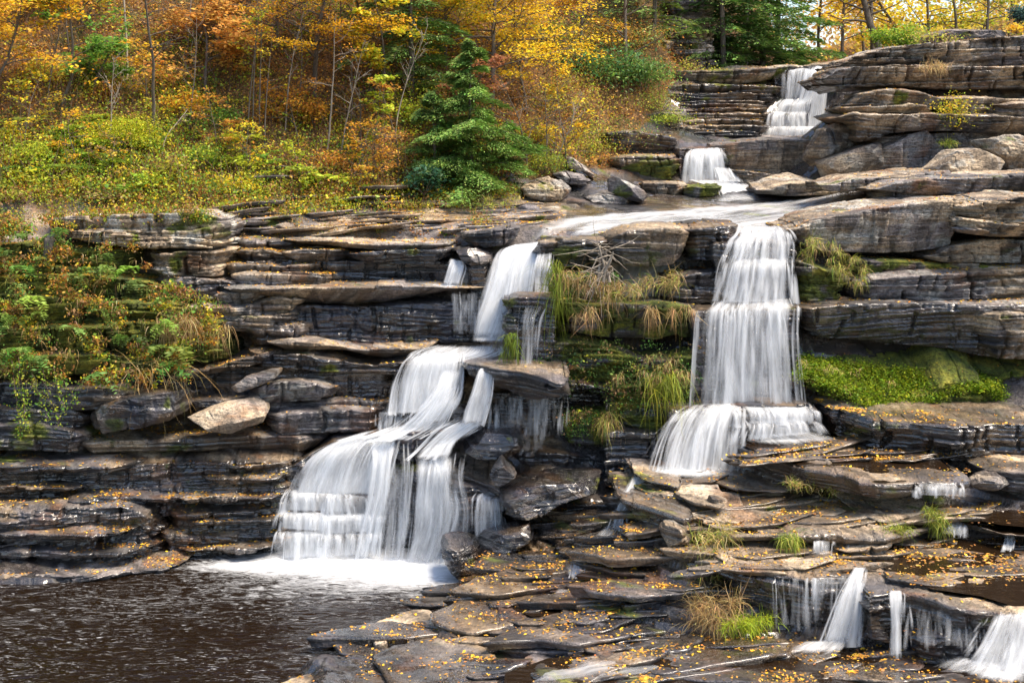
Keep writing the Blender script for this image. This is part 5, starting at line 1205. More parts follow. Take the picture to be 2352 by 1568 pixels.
def bush(label, px, py, d, w, h, cols, n=900, ls=.08, name='bush', cat='bush', up=.6, aspect=.6, stems=True, base=None, seed=None, group=None, clumps=14, mat=None):
    r = np.random.default_rng(hash_str(label) if seed is None else seed)
    foot = P(px, py, d) if base is None else np.array(base)
    root = empty(name, foot)
    tb = Tubes(); lf = Leafs()
    cc = []
    for i in range(clumps):
        a = r.random() * 2 * np.pi; q = np.sqrt(r.random())
        c = foot + [np.cos(a) * w * .5 * q, np.sin(a) * w * .4 * q, h * (.25 + .75 * r.random() * (1 - .5 * q))]
        cc.append(c); tb.add(path(foot, c - foot, np.linalg.norm(c - foot), 5, .08, r), .012, .004, 3)
    cc = np.array(cc)
    ix = r.integers(0, clumps, n); s_ = np.array([w * .16, w * .14, h * .13])
    C = cc[ix] + r.normal(size=(n, 3)) * s_
    lf.add(C, ls, pal(cols, n, .25, r=r) * r.uniform(.75, 1.25, clumps)[ix][:, None], up=up, aspect=aspect, r=r)
    if stems: tb.build('stems', TWIG, root, foot)
    lf.build('foliage', mat or LEAF, root, foot)
    return tag(root, label, cat, group)

def blades(roots, L, cols, out=(0, -1, .6), droop=1.0, wid=.014, spreadv=.75, r=None, seg=5):
    """arching grass blades: returns V, F, C"""
    r = r or rng
    n = len(roots); L = np.broadcast_to(L, (n,)) * r.uniform(.25, 1.15, n)
    dr = droop * r.uniform(.2, 1.5, n)[:, None]
    d = np.array(out, float) + r.normal(size=(n, 3)) * spreadv; d /= np.linalg.norm(d, axis=1)[:, None]
    sd = np.cross(d, np.array([0, 0, 1.])) + r.normal(size=(n, 3)) * .3; sd /= np.linalg.norm(sd, axis=1)[:, None]
    p = np.array(roots, float); V = []
    for k in range(seg + 1):
        w_ = wid * (1 - k / (seg + .3)) * r.uniform(.8, 1.2, n)
        V.append(np.stack([p - sd * w_[:, None] * .5, p + sd * w_[:, None] * .5], 1))
        d = d + np.array([0, 0, -1]) * dr * .42 + r.normal(size=(n, 3)) * .2; d /= np.linalg.norm(d, axis=1)[:, None]
        p = p + d * (L / seg)[:, None]
    V = np.stack(V, 1).reshape(n, -1, 3)     # n, (seg+1)*2, 3
    b = np.arange(seg)[None, :] * 2 + np.arange(n)[:, None] * (seg + 1) * 2
    F = np.stack([b, b + 1, b + 3, b + 2], 2).reshape(-1, 4)
    C = np.repeat(pal(cols, n, .25, r=r), (seg + 1) * 2, 0)
    return V.reshape(-1, 3), F, C

def grass_obj(name, label, cat, parts, kind=None, group=None, mat=None, loc=None):
    V, F, C = [], [], []; o = 0
    for v, f, c in parts:
        V.append(v); F.append(f + o); C.append(c); o += len(v)
    V = np.concatenate(V)
    ob = mesh(name, V, np.concatenate(F), mat or GRASS, attrs=dict(Col=np.concatenate(C)), loc=loc if loc is not None else tuple(V.mean(0)))
    return tag(ob, label, cat, group, kind)

def tuft(label, px0, px1, py, d, n=260, L=.4, cols=GRASSG, droop=.8, out=(0, -.5, .9), dep=.25, name='grass_tuft', cat='grass tuft', cols2=None, dy=0., wid=.014):
    x = rng.uniform(px0, px1, n); t = (x - px0) / max(px1 - px0, 1)
    yy = (np.interp(t, np.linspace(0, 1, len(py)), py) if hasattr(py, '__len__') else py) + rng.uniform(-dy, dy, n)
    dd = d + rng.uniform(-dep, dep, n) * .5
    R = np.stack([X_(x, dd), dd, Z_(yy, dd) ], 1)
    nc = max(6, n // 22); cc = R[:nc]; R = cc[rng.integers(0, nc, n)] + rng.normal(size=(n, 3)) * [.06, .05, .035]
    ps = [blades(R, L, cols, out, droop, wid)]
    if cols2 is not None: ps.append(blades(R[::2], L * 1.1, cols2, out, droop * 1.1, wid))
    return grass_obj(name, label, cat, ps)

# ------------------------------------------------------------------ the wooded slope: ground plants
def hill_pts(n, x0=-420, x1=1560, ymin=-60, ymax=520):
    """random points on the slope as seen through the frame (plus margin)"""
    out = []
    while sum(len(o) for o in out) < n:
        px = rng.uniform(x0, x1, 4 * n); d = 34 + 26 * rng.random(4 * n) ** 1.3
        X = X_(px, d); hm = hillmask(X, d); Z = H1(X, d)
        py = HZ + (EYE - Z) * FPX / d
        m = (hm > .6) & (py > ymin) & (py < ymax)
        out.append(np.stack([X, d, Z, px, py], 1)[m])
    return np.concatenate(out)[:n]

def ground_cover():
    h = hill_pts(56000)
    lf = Leafs()
    lf.add(h[:, :3] + rng.normal(size=(len(h), 3)) * [.05, .05, .02] + [0, 0, .04], .085, pal(RUST + ORG + BRN + [(.6, .36, .05)], len(h)), up=.7)
    tag(lf.build('leaf_litter', DEAD), 'orange and brown fallen leaves covering the wooded slope', 'fallen leaves', kind='stuff')
    # low leafy plants in drifts of one colour
    h = hill_pts(3400)
    px, py = h[:, 3], h[:, 4]
    lowband = sstep(py, 260, 400) * (px < 1000)
    gn = fbm(h[:, 0] * .45, h[:, 1] * .45, 3) + .5
    lf = Leafs(); tb = Tubes()
    for p, lb, g, x_, y_ in zip(h[:, :3], lowband, gn, px, py):
        q = g + .22 * lb + rng.normal() * .09 + .03
        if q < .56 and rng.random() < .6: continue
        n = rng.integers(22, 60); w_ = rng.uniform(.14, .38)
        C = p + rng.normal(size=(n, 3)) * [w_, w_, w_ * .5] + [0, 0, w_ * .8]
        C[:, 2] = np.maximum(C[:, 2], p[2] - .05)
        cols = RUST if q < .54 else (BRN + ORG if q < .62 else (YG if q < .68 or rng.random() < .5 else (GRN if rng.random() < .55 else YG + YEL)))
        lf.add(C, rng.uniform(.05, .10), pal(cols, n) * rng.uniform(.6, 1.2), up=.5)
    tag(lf.build('undergrowth', LEAF), 'low green, yellow and rusty plants covering the wooded slope', 'undergrowth', kind='stuff')
    # thin dead stems
    h = hill_pts(1500)
    for p in h[:, :3]:
        L = rng.uniform(.4, 1.5)
        tb.add(path(p, (rng.normal() * .35, rng.normal() * .3, 1), L, 4, .13, rng), .008, .003, 3)
    tag(tb.build('brush_stems', TWIG), 'thin brown stems of brushwood on the wooded slope', 'brushwood', kind='stuff')
ground_cover()

def fern_patch(px0, px1, py0, py1, n, cols=GRN):
    lf = Leafs(); c = 0
    h = hill_pts(n * 30)
    h = h[(h[:, 3] > px0) & (h[:, 3] < px1) & (h[:, 4] > py0) & (h[:, 4] < py1)][:n]
    for p in h[:, :3]:
        fr = rng.integers(5, 9); sz = rng.uniform(.55, 1.0); base = pal(cols, 1, .2)[0]
        for f in range(fr):
            az = 2 * np.pi * f / fr + rng.normal() * .3
            pt = path(p, (np.cos(az), np.sin(az), 1.0), sz, 9, .04, rng, -.16)
            side = np.array([-np.sin(az), np.cos(az), 0])
            for k in range(1, 10):
                wl = .16 * sz * np.sin(np.pi * (k + .6) / 10.8) + .012
                for sg in (-1, 1):
                    lf.add((pt[k] + side * sg * wl * .7)[None], wl * 1.7, (base * rng.uniform(.8, 1.25))[None], up=1, aspect=.32, dirs=(side * sg + (pt[k] - pt[k - 1]) * 4)[None])
    return lf
for i, a in enumerate([(60, 320, 270, 400, 34), (150, 330, 400, 450, 10), (450, 620, 320, 410, 24), (620, 780, 360, 440, 20)]):
    l_ = fern_patch(*a, cols=GRN[1:3] + YG)
    if l_.V: tag(l_.build('ferns', LEAF), 'drift of green ferns on the lower part of the wooded slope', 'ferns', kind='stuff')

# ------------------------------------------------------------------ the trees of the slope
def onhill(px, d):
    X = X_(px, d); return np.array([X, d, float(H1(np.array([X]), np.array([float(d)]))[0])])
def dfor(px, py):
    ds = np.linspace(34.5, 60, 300); X = X_(px, ds); Z = H1(X, ds); yy = HZ + (EYE - Z) * FPX / ds
    hm = hillmask(X, ds)
    k = np.where((yy <= py) & (hm > .3))[0]
    return ds[k[0]] if len(k) else 50.
def T(label, px, py, h, leaves, **kw):
    return tree(label, 0, 0, 0, h, leaves, base=onhill(px, dfor(px, py)), **kw)
T("orange and yellow leaved maple at the upper left edge of the picture", -40, 300, 4.6, ORG + YEL, nleaf=6500, lsize=.13, spread=2.3, crown=.45, nl=20, lean=(.12, -.05))
T("yellow and orange tree in the upper left corner behind the edge maple", -30, 60, 3.2, YEL + ORG, nleaf=3500, lsize=.12, spread=2.0, crown=.1)
T("green leaved young maple with a crooked dark stem at the upper left", 135, 250, 3.8, GRN, nleaf=1600, lsize=.13, spread=1.3, crown=.25, lean=(.22, 0), ncurl=.12, nl=9)
T("second green maple with leaves just left of the pale straight sapling", 215, 215, 2.0, GRN, nleaf=2600, lsize=.12, spread=1.1, crown=.3)
T("green and yellow crown at the top left beside the pale straight sapling", 190, 60, 2.4, GRN + YEL, nleaf=3000, lsize=.11, spread=1.8, crown=.1)
T("straight pale barked sapling with few leaves at the upper left", 293, 182, 4.5, YEL, nleaf=300, lsize=.10, spread=.8, crown=.5, bark=BARKP, r0=.045, nl=8, ncurl=.015)
T("thin curved dark sapling forking halfway up, left of the rusty oak", 345, 312, 5.2, RUST, nleaf=150, lsize=.10, spread=1.2, crown=.4, lean=(.2, 0), r0=.06, ncurl=.07, nl=9)
T("rusty orange leaved young oak left of the thick leaning trunk", 470, 230, 3.4, [(.66,.36,.09),(.72,.42,.10),(.55,.27,.06)], nleaf=6800, lsize=.14, spread=2.0, crown=.25, nl=18)
T("slim stem with a few yellow leaves in front of the leaning sapling", 372, 365, 1.9, YG, nleaf=60, lsize=.08, spread=.4, crown=.6, r0=.025, nl=5, bark=BARKP)
T("thick grey leaning trunk rising out of the top of the picture", 535, 120, 7, ORG, nleaf=500, spread=2, crown=.5, lean=(.16, 0), r0=.28, ncurl=.03)
for k, (x, y, hh) in enumerate([(567, 318, 3.9), (580, 318, 4.2), (594, 314, 4.6)]):
    T(["leftmost", "middle", "rightmost"][k] + " of three slender stems standing close together", x, y, hh, YG, nleaf=140, lsize=.09, spread=.7, crown=.55, r0=.03, nl=6, lean=(.05, 0), ncurl=.02)
T("single slender stem right of the three close stems", 608, 345, 3.6, YG + YEL, nleaf=260, lsize=.09, spread=.8, crown=.5, r0=.028, nl=7, ncurl=.02)
T("golden beech with layered sprays of small leaves left of the centre", 720, 220, 5.2, GOLD, nleaf=13000, lsize=.085, spread=2.6, crown=.25, nl=30, r0=.09, flat=.22)
T("golden beech behind the layered beech, reaching over the top edge", 640, 110, 5.0, GOLD, nleaf=9000, lsize=.085, spread=2.6, crown=.15, nl=24, flat=.22)
T("orange leaved beech at the top between the golden beech and the dark hemlock", 840, 130, 4.2, GOLD + ORG, nleaf=8000, lsize=.09, spread=2.2, crown=.1, nl=24, flat=.22)
T("low orange leaved shrubby tree below the golden beech", 690, 330, 1.9, ORG, nleaf=2600, lsize=.08, spread=1.3, crown=.35, nl=14, r0=.03)
T("thin pale leaning sapling right of the low orange shrubby tree", 747, 352, 4.2, ORG, nleaf=200, lsize=.09, spread=1.0, crown=.5, bark=BARKP, r0=.035, nl=8, lean=(.08, 0))
T("young maple with yellow and green leaves left of the dark hemlock", 880, 260, 4.2, YG + YEL, nleaf=2600, lsize=.13, spread=1.1, crown=.3, nl=12, r0=.04)
T("small yellow green sapling with wide leaves left of the green hemlock", 915, 400, 3.0, YG, nleaf=700, lsize=.14, spread=.9, crown=.4, nl=8, r0=.025)
T("bright yellow green sapling low on the slope, among ferns", 700, 440, 1.6, YG, nleaf=500, lsize=.11, spread=.6, crown=.2, nl=8, r0=.02)
T("tiny yellow leaved sapling at the foot of the slope above the leafy ledge", 825, 480, 1.2, YEL + YG, nleaf=220, lsize=.09, spread=.5, crown=.2, nl=6, r0=.015)
T("brown leaved bare looking shrubby tree on the slope left of the hemlock", 800, 300, 3.0, RUST, nleaf=1500, lsize=.08, spread=1.5, crown=.2, nl=16, r0=.03)
T("twiggy rust coloured bush tree above the dead grass, middle of the slope", 850, 430, 1.9, RUST + ORG, nleaf=1300, lsize=.075, spread=1.2, crown=.15, nl=16, r0=.02)
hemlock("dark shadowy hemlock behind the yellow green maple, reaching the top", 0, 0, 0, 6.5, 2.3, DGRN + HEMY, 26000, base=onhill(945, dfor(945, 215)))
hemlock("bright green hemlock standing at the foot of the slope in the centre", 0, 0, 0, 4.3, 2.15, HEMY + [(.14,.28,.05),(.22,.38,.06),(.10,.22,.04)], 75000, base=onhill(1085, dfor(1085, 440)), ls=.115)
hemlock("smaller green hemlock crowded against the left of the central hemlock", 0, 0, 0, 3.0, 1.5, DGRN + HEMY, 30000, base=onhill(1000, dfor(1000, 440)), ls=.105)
hemlock("small hemlock low on the right of the central hemlock", 0, 0, 0, 1.9, 1.3, HEMY + GRN, 9000, base=onhill(1160, dfor(1160, 425)), ls=.12)
T("tall yellow tree filling the top centre, its sprays reaching right", 1130, 250, 6.0, YEL, nleaf=19000, lsize=.10, spread=2.9, crown=.25, nl=34, r0=.10, flat=.25, lean=(.05, 0))
T("yellow tree at the top left of centre beside the dark hemlock", 1020, 150, 4.5, YEL + YG, nleaf=11000, lsize=.10, spread=2.1, crown=.1, nl=24, flat=.25)
T("yellow tree whose low branches hang beside the cliff in the centre", 1210, 270, 4.2, YEL, nleaf=8000, lsize=.095, spread=2.2, crown=.25, nl=24, r0=.05, flat=.25)
T("orange tipped tree at the top right of the yellow trees", 1330, 160, 4.6, GOLD + ORG, nleaf=6500, lsize=.10, spread=2.2, crown=.35, nl=20, flat=.22)
T("tree of drooping reddish brown leaves in front of the yellow tree", 1075, 330, 2.8, [(.32,.13,.06),(.42,.19,.08)], nleaf=1500, lsize=.12, spread=1.1, crown=.45, nl=14, r0=.02)
T("leafless twiggy shrub right of the hemlocks under the yellow branches", 1210, 400, 3.2, RUST + BRN, nleaf=900, lsize=.06, spread=1.6, crown=.1, nl=26, r0=.03)
T("thin sapling with bright yellow leaves in front of the black undercut", 1300, 390, 3.0, YEL, nleaf=800, lsize=.11, spread=1.0, crown=.2, nl=12, r0=.025)
T("brown twiggy shrub behind the tipped pale slab", 1270, 360, 2.4, BRN + YG, nleaf=1400, lsize=.07, spread=1.4, crown=.1, nl=20, r0=.02)
T("tall thin dark trunk at the top, right of the orange tipped tree", 1437, 165, 7, HEMY, nleaf=400, spread=1.6, crown=.1, r0=.08, nl=16, ncurl=.01)
for k, (x, y, d, hh, w_) in enumerate([(1662, 176, 51.5, 8, 2.8), (1712, 174, 52.5, 8, 2.8), (1752, 172, 53.5, 9, 2.8), (1786, 172, 55, 9.5, 2.5)]):
    hemlock(["first hemlock right of the tall grey cliff, with its trunk against the rock", "second hemlock from the tall grey cliff, above the capping ledge", "third hemlock from the tall grey cliff, its top cut by the frame", "hemlock nearest the patch of sky beside the yellow wood"][k],
            x, y, d, hh, w_, HEMY + DGRN, 30000, ls=.2, lo=.0)
hemlock("sparse hemlock hanging over the grey cliff at the top, right of the thin dark trunk", 1500, 165, 49, 7, 2.4, HEMY, 9000, ls=.17, lo=.25)
hemlock("grey green hemlock behind the tall grey cliff", 1590, 165, 55, 9, 3.0, HEMY + DGRN, 13000, ls=.2)
# bushes
bush("dense rhododendron bush growing on the outcrop high in the middle", 1390, 215, 46, 2.3, 1.7, DGRN + TEAL + HEMY, 3000, .15, name='rhododendron_bush', aspect=.35, clumps=34)
bush("second rhododendron mass spreading right towards the hemlock", 1480, 215, 46.5, 2.0, 1.2, DGRN + HEMY, 2200, .14, name='rhododendron_bush', aspect=.35)
bush("small dark rhododendron at the foot of the central hemlocks", 975, 448, 37.4, .9, .9, [(.03,.10,.06),(.05,.14,.08),(.04,.10,.03)], 900, .13, name='rhododendron_bush', aspect=.35)
bush("bright yellow green mound bush above the little rock seep at left", 0, 0, 0, 1.7, .95, [(.42,.46,.02),(.32,.40,.02),(.5,.42,.03)], 4500, .06, base=onhill(290, dfor(290, 350)), clumps=22)
bush("low yellow green bush at the right end of the slope above the shelf", 0, 0, 0, 1.3, .8, YG + HEMY, 1800, .06, base=onhill(1245, dfor(1245, 405)))
bush("yellow bush on the capping ledge left of the uppermost waterfall", 1525, 225, 47.6, .7, .6, [(.5,.5,.03),(.36,.42,.03)], 1300, .07)
bush("orange leaved bush above the blocky outcrop", 1500, 205, 48.2, .9, .4, ORG + YEL, 700, .08)
bush("mossy green tangle left of the black undercut wall", 1340, 370, 43.6, 1.8, 1.1, YG + BRN, 3200, .06)
bush("trailing yellow and green plants on the upper right cliff", 2200, 300, 39.3, 1.2, 1.1, YG + YEL, 1000, .07, name='cliff_plants', cat='cliff plants')
# ------------------------------------------------------------------ the sunlit yellow wood beyond the skyline
def far_wood():
    lf = Leafs()
    for k in range(200):
        px = rng.uniform(1800, 2500); d = rng.uniform(78, 100); z0 = float(H0(np.array([X_(px, d)]), np.array([d]))[0])
        h_ = rng.uniform(.2, 9) ; n = 120; c = np.array([X_(px, d), d, z0 + h_])
        cols = [(.80,.50,.18),(.84,.56,.10),(.72,.46,.22)] if px < 2000 else ([(.86,.62,.04),(.80,.62,.06),(.6,.6,.07)] if px < 2230 else [(.72,.5,.2),(.66,.52,.14),(.7,.62,.08)])
        lf.add(c + rng.normal(size=(n, 3)) * [1.0, 1.0, .8], .30, pal(cols, n), up=.3)
    tag(lf.build('distant_wood', LEAF), 'far mass of yellow and peach coloured woodland beyond the skyline', 'woodland', kind='stuff')
far_wood()
YB = [(.86,.60,.03), (.84,.54,.02), (.80,.62,.05)]
tree("big twin stemmed tree with dark limbs at the centre of the yellow wood", 2022, 120, 58, 7.5, YB, nleaf=2600, lsize=.18, spread=2.8, crown=.2, nl=24, r0=.17, ncurl=.09)
tree("second stem leaning right beside the big twin stemmed tree", 2008, 122, 58.3, 6.5, None, nleaf=0, spread=2.2, crown=.3, nl=14, r0=.11, lean=(-.1, 0), ncurl=.09)
for k, (x, d, hh, cl, nm) in enumerate([(1880, 66, 6, [(.60,.36,.10),(.64,.42,.08)], "pale peach tree beside the patch of sky"), (1935, 62, 6.5, YB + [(.6,.3,.1)], "bare limbed amber tree left of the twin stemmed tree"),
        (2075, 63, 6.5, YB, "bright yellow tree right of the twin stemmed tree"), (2140, 66, 7, YB, "tall yellow tree over the isolated skyline block"),
        (2200, 62, 6, YB + YG, "yellow green tree with a straight dark stem on the right"), (2262, 60, 6, YG + [(.5,.35,.12)], "thin yellow green tree near the right edge of the wood"),
        (2320, 64, 6.5, YB + BRN, "brownish yellow tree at the right end of the wood"), (1985, 70, 7.5, YB, "yellow crown behind the twin stemmed tree")]):
    tree(nm, x, 118, d, hh, cl, nleaf=2600, lsize=.19, spread=2.6, crown=.12, nl=20, r0=.08)
bush("leafy green bush in front of the yellow wood", 2065, 118, 52, 1.7, 1.1, [(.14,.26,.02),(.2,.32,.03),(.30,.38,.04)], 2600, .11)
bush("dark blue green conifer clump at the top right edge", 2338, 56, 47, .7, .7, [(.04,.09,.08),(.06,.12,.10)], 1500, .09, name='conifer_clump')
bush("tangle of bare brushwood on the brow below the yellow wood", 2150, 105, 43.5, 1.6, .5, BRN + YG, 700, .07, name='brushwood', cat='brushwood')
bush("orange leaved bush on the brow at the right edge", 2335, 78, 43, .6, .35, ORG + YEL, 400, .08)

# ------------------------------------------------------------------ plants on the rocks
def region_plants(name, label, cat, polyf, n, cols, thr=0., per=(14, 34), w=(.06, .16), ls=(.035, .07), up=.2, mat=None, push=.05):
    lf = Leafs()
    for i in range(n):
        px, py, d = polyf()
        if fbm(np.array([px * .022]), np.array([py * .03]), 3)[0] + .5 < thr + rng.normal() * .04: continue
        p = P(px, py, d); k = rng.integers(*per); s_ = rng.uniform(*w)
        C = p + rng.normal(size=(k, 3)) * [s_, s_ * .6, s_ * .7] - [0, push, 0]
        lf.add(C, rng.uniform(*ls) * rng.choice([.7, 1, 1, 1.6]), pal(cols[rng.integers(len(cols))], k) * rng.uniform(.6, 1.3), up=up)
    return tag(lf.build(name, mat or LEAF), label, cat, kind='stuff')
def bankf():
    py = rng.uniform(500, 880); px = rng.uniform(-330, np.interp(py, [500, 560, 640, 700, 880], [110, 290, 370, 520, 420]) + rng.normal() * 15)
    return px, py, np.interp(py, [500, 560, 640, 700, 770, 880], [33.3, 32.9, 32.45, 32.0, 31.8, 31.3]) - .15
region_plants('bank_plants', 'mixed green and yellow plants covering the mossy bank at left', 'bank plants', bankf, 4400, [YG + BRN, HEMY, GRN, YG + YEL, BRN, RUST, RUST, ORG], thr=.56, w=(.05, .13))
def footf():
    px = rng.uniform(-350, 1180); dy = rng.uniform(-45, 22)
    py = np.interp(px, [0, 500, 950, 1180], [480, 492, 482, 462]) + dy
    d = np.interp(px, [-100, 0, 500, 950, 1180], [34.9, 35.0, 36.4, 37.4, 38.8]) - dy * .02; X = X_(px, d); z = float(H1(np.array([X]), np.array([d]))[0]) + rng.uniform(.02, .15)
    return px, HZ + (EYE - z) * FPX / d, d
region_plants('slope_foot_plants', 'olive and rusty plants along the foot of the wooded slope', 'plants', footf, 1900, [YG, HEMY, BRN, YG + YEL, RUST], w=(.1, .26), ls=(.04, .08))
def cavef():
    k = rng.integers(4)
    if k == 0: return rng.uniform(1230, 1600), rng.uniform(785, 900), 30.9
    if k == 1: return rng.uniform(1400, 1600), rng.uniform(835, 945), 30.6
    if k == 2: return rng.uniform(1300, 1415), rng.uniform(945, 1000), 30.9
    return rng.uniform(1255, 1420), rng.uniform(630, 700), 31.5
region_plants('hanging_moss', 'dark green moss and herbs around the cave between the waterfalls', 'moss', cavef, 420, [HEMY, DGRN, DGRN, BRN, YG + BRN], w=(.05, .13), ls=(.03, .055))
def mossbankf():
    px = rng.uniform(1832, 2400); t0 = np.interp(px, [1832, 1950, 2100, 2250, 2400], [818, 828, 848, 858, 875]); t1 = np.interp(px, [1832, 1900, 2010, 2080, 2200, 2280, 2310, 2400], [868, 885, 950, 945, 895, 890, 950, 965])
    f = rng.random(); return px, t0 + (t1 - t0) * f, 31.5 - 1.0 * f - .12
region_plants('bright_moss', 'fresh green moss and tiny herbs on the bank under the massive right ledge', 'moss', mossbankf, 2600, [[(.16,.27,.015),(.25,.34,.02)], [(.10,.20,.012),(.2,.3,.02)], [(.36,.38,.02),(.25,.34,.02)]], w=(.05, .12), ls=(.025, .05), up=.8, thr=.34)
tuft('fine olive grass growing through the bright moss bank', 1840, 2260, [850, 880, 930, 900], 30.75, 900, .22, GRASSG + STRAW, 1.0, (0, -.6, .6), .5, dy=26, name='moss_grass')
tuft("green and golden grass clump right of the top of the right waterfall", 1840, 1990, [570, 590, 640], 31.4, 520, .36, GRASSG, 1.3, (0, -.8, .5), .5, cols2=STRAW, dy=28)
tuft("straw coloured grass mound on the ledge between the waterfalls", 1400, 1560, [690, 655, 640], 30.9, 420, .5, STRAW, .9, (-.9, -.5, .4), .6, cols2=GRASSG, dy=14)
tuft("brown dead grass hanging over the left part of the central ledge", 1290, 1440, [620, 640, 690], 31.1, 380, .6, STRAW + BRN, 1.3, (-.4, -.8, .3), .5, dy=35)
tuft("dead roots and straw hanging below the central grassy ledge", 1300, 1600, [720, 705, 715], 30.75, 300, .6, STRAW + BRN, 2.0, (0, -.7, 0), .3, dy=10, name='hanging_grass', cat='hanging grass')
tuft("olive grass tresses on the bank right of the cave", 1400, 1595, [880, 840, 835], 30.4, 380, .38, HEMY + STRAW + BRN, 1.8, (-.3, -.7, .3), .4, dy=30, name='hanging_grass', cat='hanging grass')
tuft("long green strands hanging beside the thin fall", 1258, 1285, 640, 31.1, 160, 1.6, [(.20,.24,.02),(.14,.18,.015)], 3, (0, -.4, 0), .2, dy=40, name='hanging_grass', cat='hanging grass')
tuft("yellow green strands trailing from the bank towards the foot of the right fall", 1490, 1560, 880, 30.2, 170, 1.2, [(.30,.32,.03),(.20,.24,.02)], 3, (0, -.4, 0), .2, dy=30, name='hanging_grass', cat='hanging grass')
tuft("moss beard on the left side of the dark pillar", 1152, 1185, 790, 30.95, 240, .5, [(.16,.22,.015),(.10,.15,.012)], 3, (0, -.4, 0), .2, dy=25, name='hanging_moss', cat='hanging moss')
tuft("golden tuft below the mossy step in the cave", 1375, 1415, 960, 30.6, 240, .55, STRAW + GRASSG, 1.8, (-.2, -.6, .2), .2, dy=12)
tuft("brown dead grass hanging from the mossy bank at left", 340, 530, [745, 735, 750], 31.8, 420, .75, BRN + STRAW, 1.8, (.35, -.7, .1), .5, dy=18, name='hanging_grass', cat='hanging grass')
tuft("long straw stems slanting down from the mossy bank over the black recess", 315, 420, 850, 31.2, 60, 1.4, STRAW, 1.2, (.5, -.6, 0), .3, dy=12, name='hanging_grass', cat='hanging grass')
tuft("tall grass and twigs in the gully of the lower right foreground", 1590, 1700, [1250, 1300], 25.7, 420, .55, STRAW + GRASSG, .9, (-.2, -.5, .9), .8, dy=60)
tuft("dry straw bush in the lower right foreground", 1590, 1690, [1420, 1400], 24.4, 520, .55, STRAW + BRN, .7, (-.4, -.4, .9), .6, dy=30, cols2=STRAW)
tuft("lime green grass cushion at the foot of the dry straw bush", 1660, 1780, [1445, 1430], 24.2, 900, .32, [(.30,.38,.02),(.42,.46,.03),(.20,.30,.02)], .9, (-.1, -.4, .9), .6, dy=14)
tuft("green grass under the long grey slab in the right foreground", 1790, 1832, 1240, 25.4, 260, .42, GRASSG, 1.4, (0, -.6, .6), .2, dy=10)
tuft("grass tufts along the foot of the long step block", 1815, 1930, [1112, 1130], 27.2, 420, .22, GRASSG + STRAW, .7, (0, -.3, 1), .2)
tuft("grass tuft on the raised slab left of the small round spill", 2126, 2172, [1175, 1205], 26.3, 420, .38, GRASSG, 1.4, (.1, -.5, .8), .3, dy=10)
tuft("pair of light green tufts in front of the raised slab", 2020, 2090, 1218, 25.8, 360, .26, GRASSG, .7, (0, -.3, 1), .2)
tuft("small tuft and straw on the plates left of the long slab", 1625, 1690, [1225, 1240], 26.0, 320, .45, STRAW + GRASSG, .8, (.1, -.4, .8), .4, dy=8)
tuft("dry pale grass on the brow of the upper right cliff", 2110, 2180, 152, 40.3, 300, .4, STRAW, .9, (0, -.6, .6), .4, dy=6)
tuft("small green grass tuft on the dark overhang of the upper cliff", 2150, 2190, 330, 38.9, 240, .3, GRASSG, .9, (0, -.5, .7), .3)
tuft("beige dead grass bundle left on the shelf below the greenish boulder", 1905, 1950, 440, 37.5, 260, .35, STRAW, .8, (0, -.4, .6), .5)
tuft("yellow grass strip along the inner edge of the middle shelf", 880, 1200, [478, 470, 462], 37.2, 900, .22, STRAW + YG, .6, (0, -.3, 1), .8, dy=8)
def vine(label, strands):
    lf = Leafs(); tb = Tubes()
    for px0, py0, px1, py1, d in strands:
        a = P(px0, py0, d); b = P(px1, py1, d - .1)
        pts = a + (b - a) * np.linspace(0, 1, 9)[:, None] + rng.normal(size=(9, 3)) * .03
        tb.add(pts, .006, .003, 3)
        n = int(np.linalg.norm(b - a) * 90); t = rng.random(n)[:, None]
        lf.add(a + (b - a) * t + rng.normal(size=(n, 3)) * [.08, .06, .05], .06, pal(YG + GRN, n), up=.1)
    foot = P(strands[0][0], strands[0][1], strands[0][4]); root = empty('hanging_vine', foot)
    tb.build('stems', TWIG, root, foot); lf.build('foliage', LEAF, root, foot)
    tag(root, label, 'hanging vine')
vine("bright green trailing vine hanging in front of the dark rock at the left edge", [(30,830,45,1000,31.0),(45,820,60,985,31.0),(75,860,110,970,31.0),(95,850,135,975,31.0),(120,840,150,950,31.1),(60,880,52,1005,30.95),(140,860,180,930,31.1)])
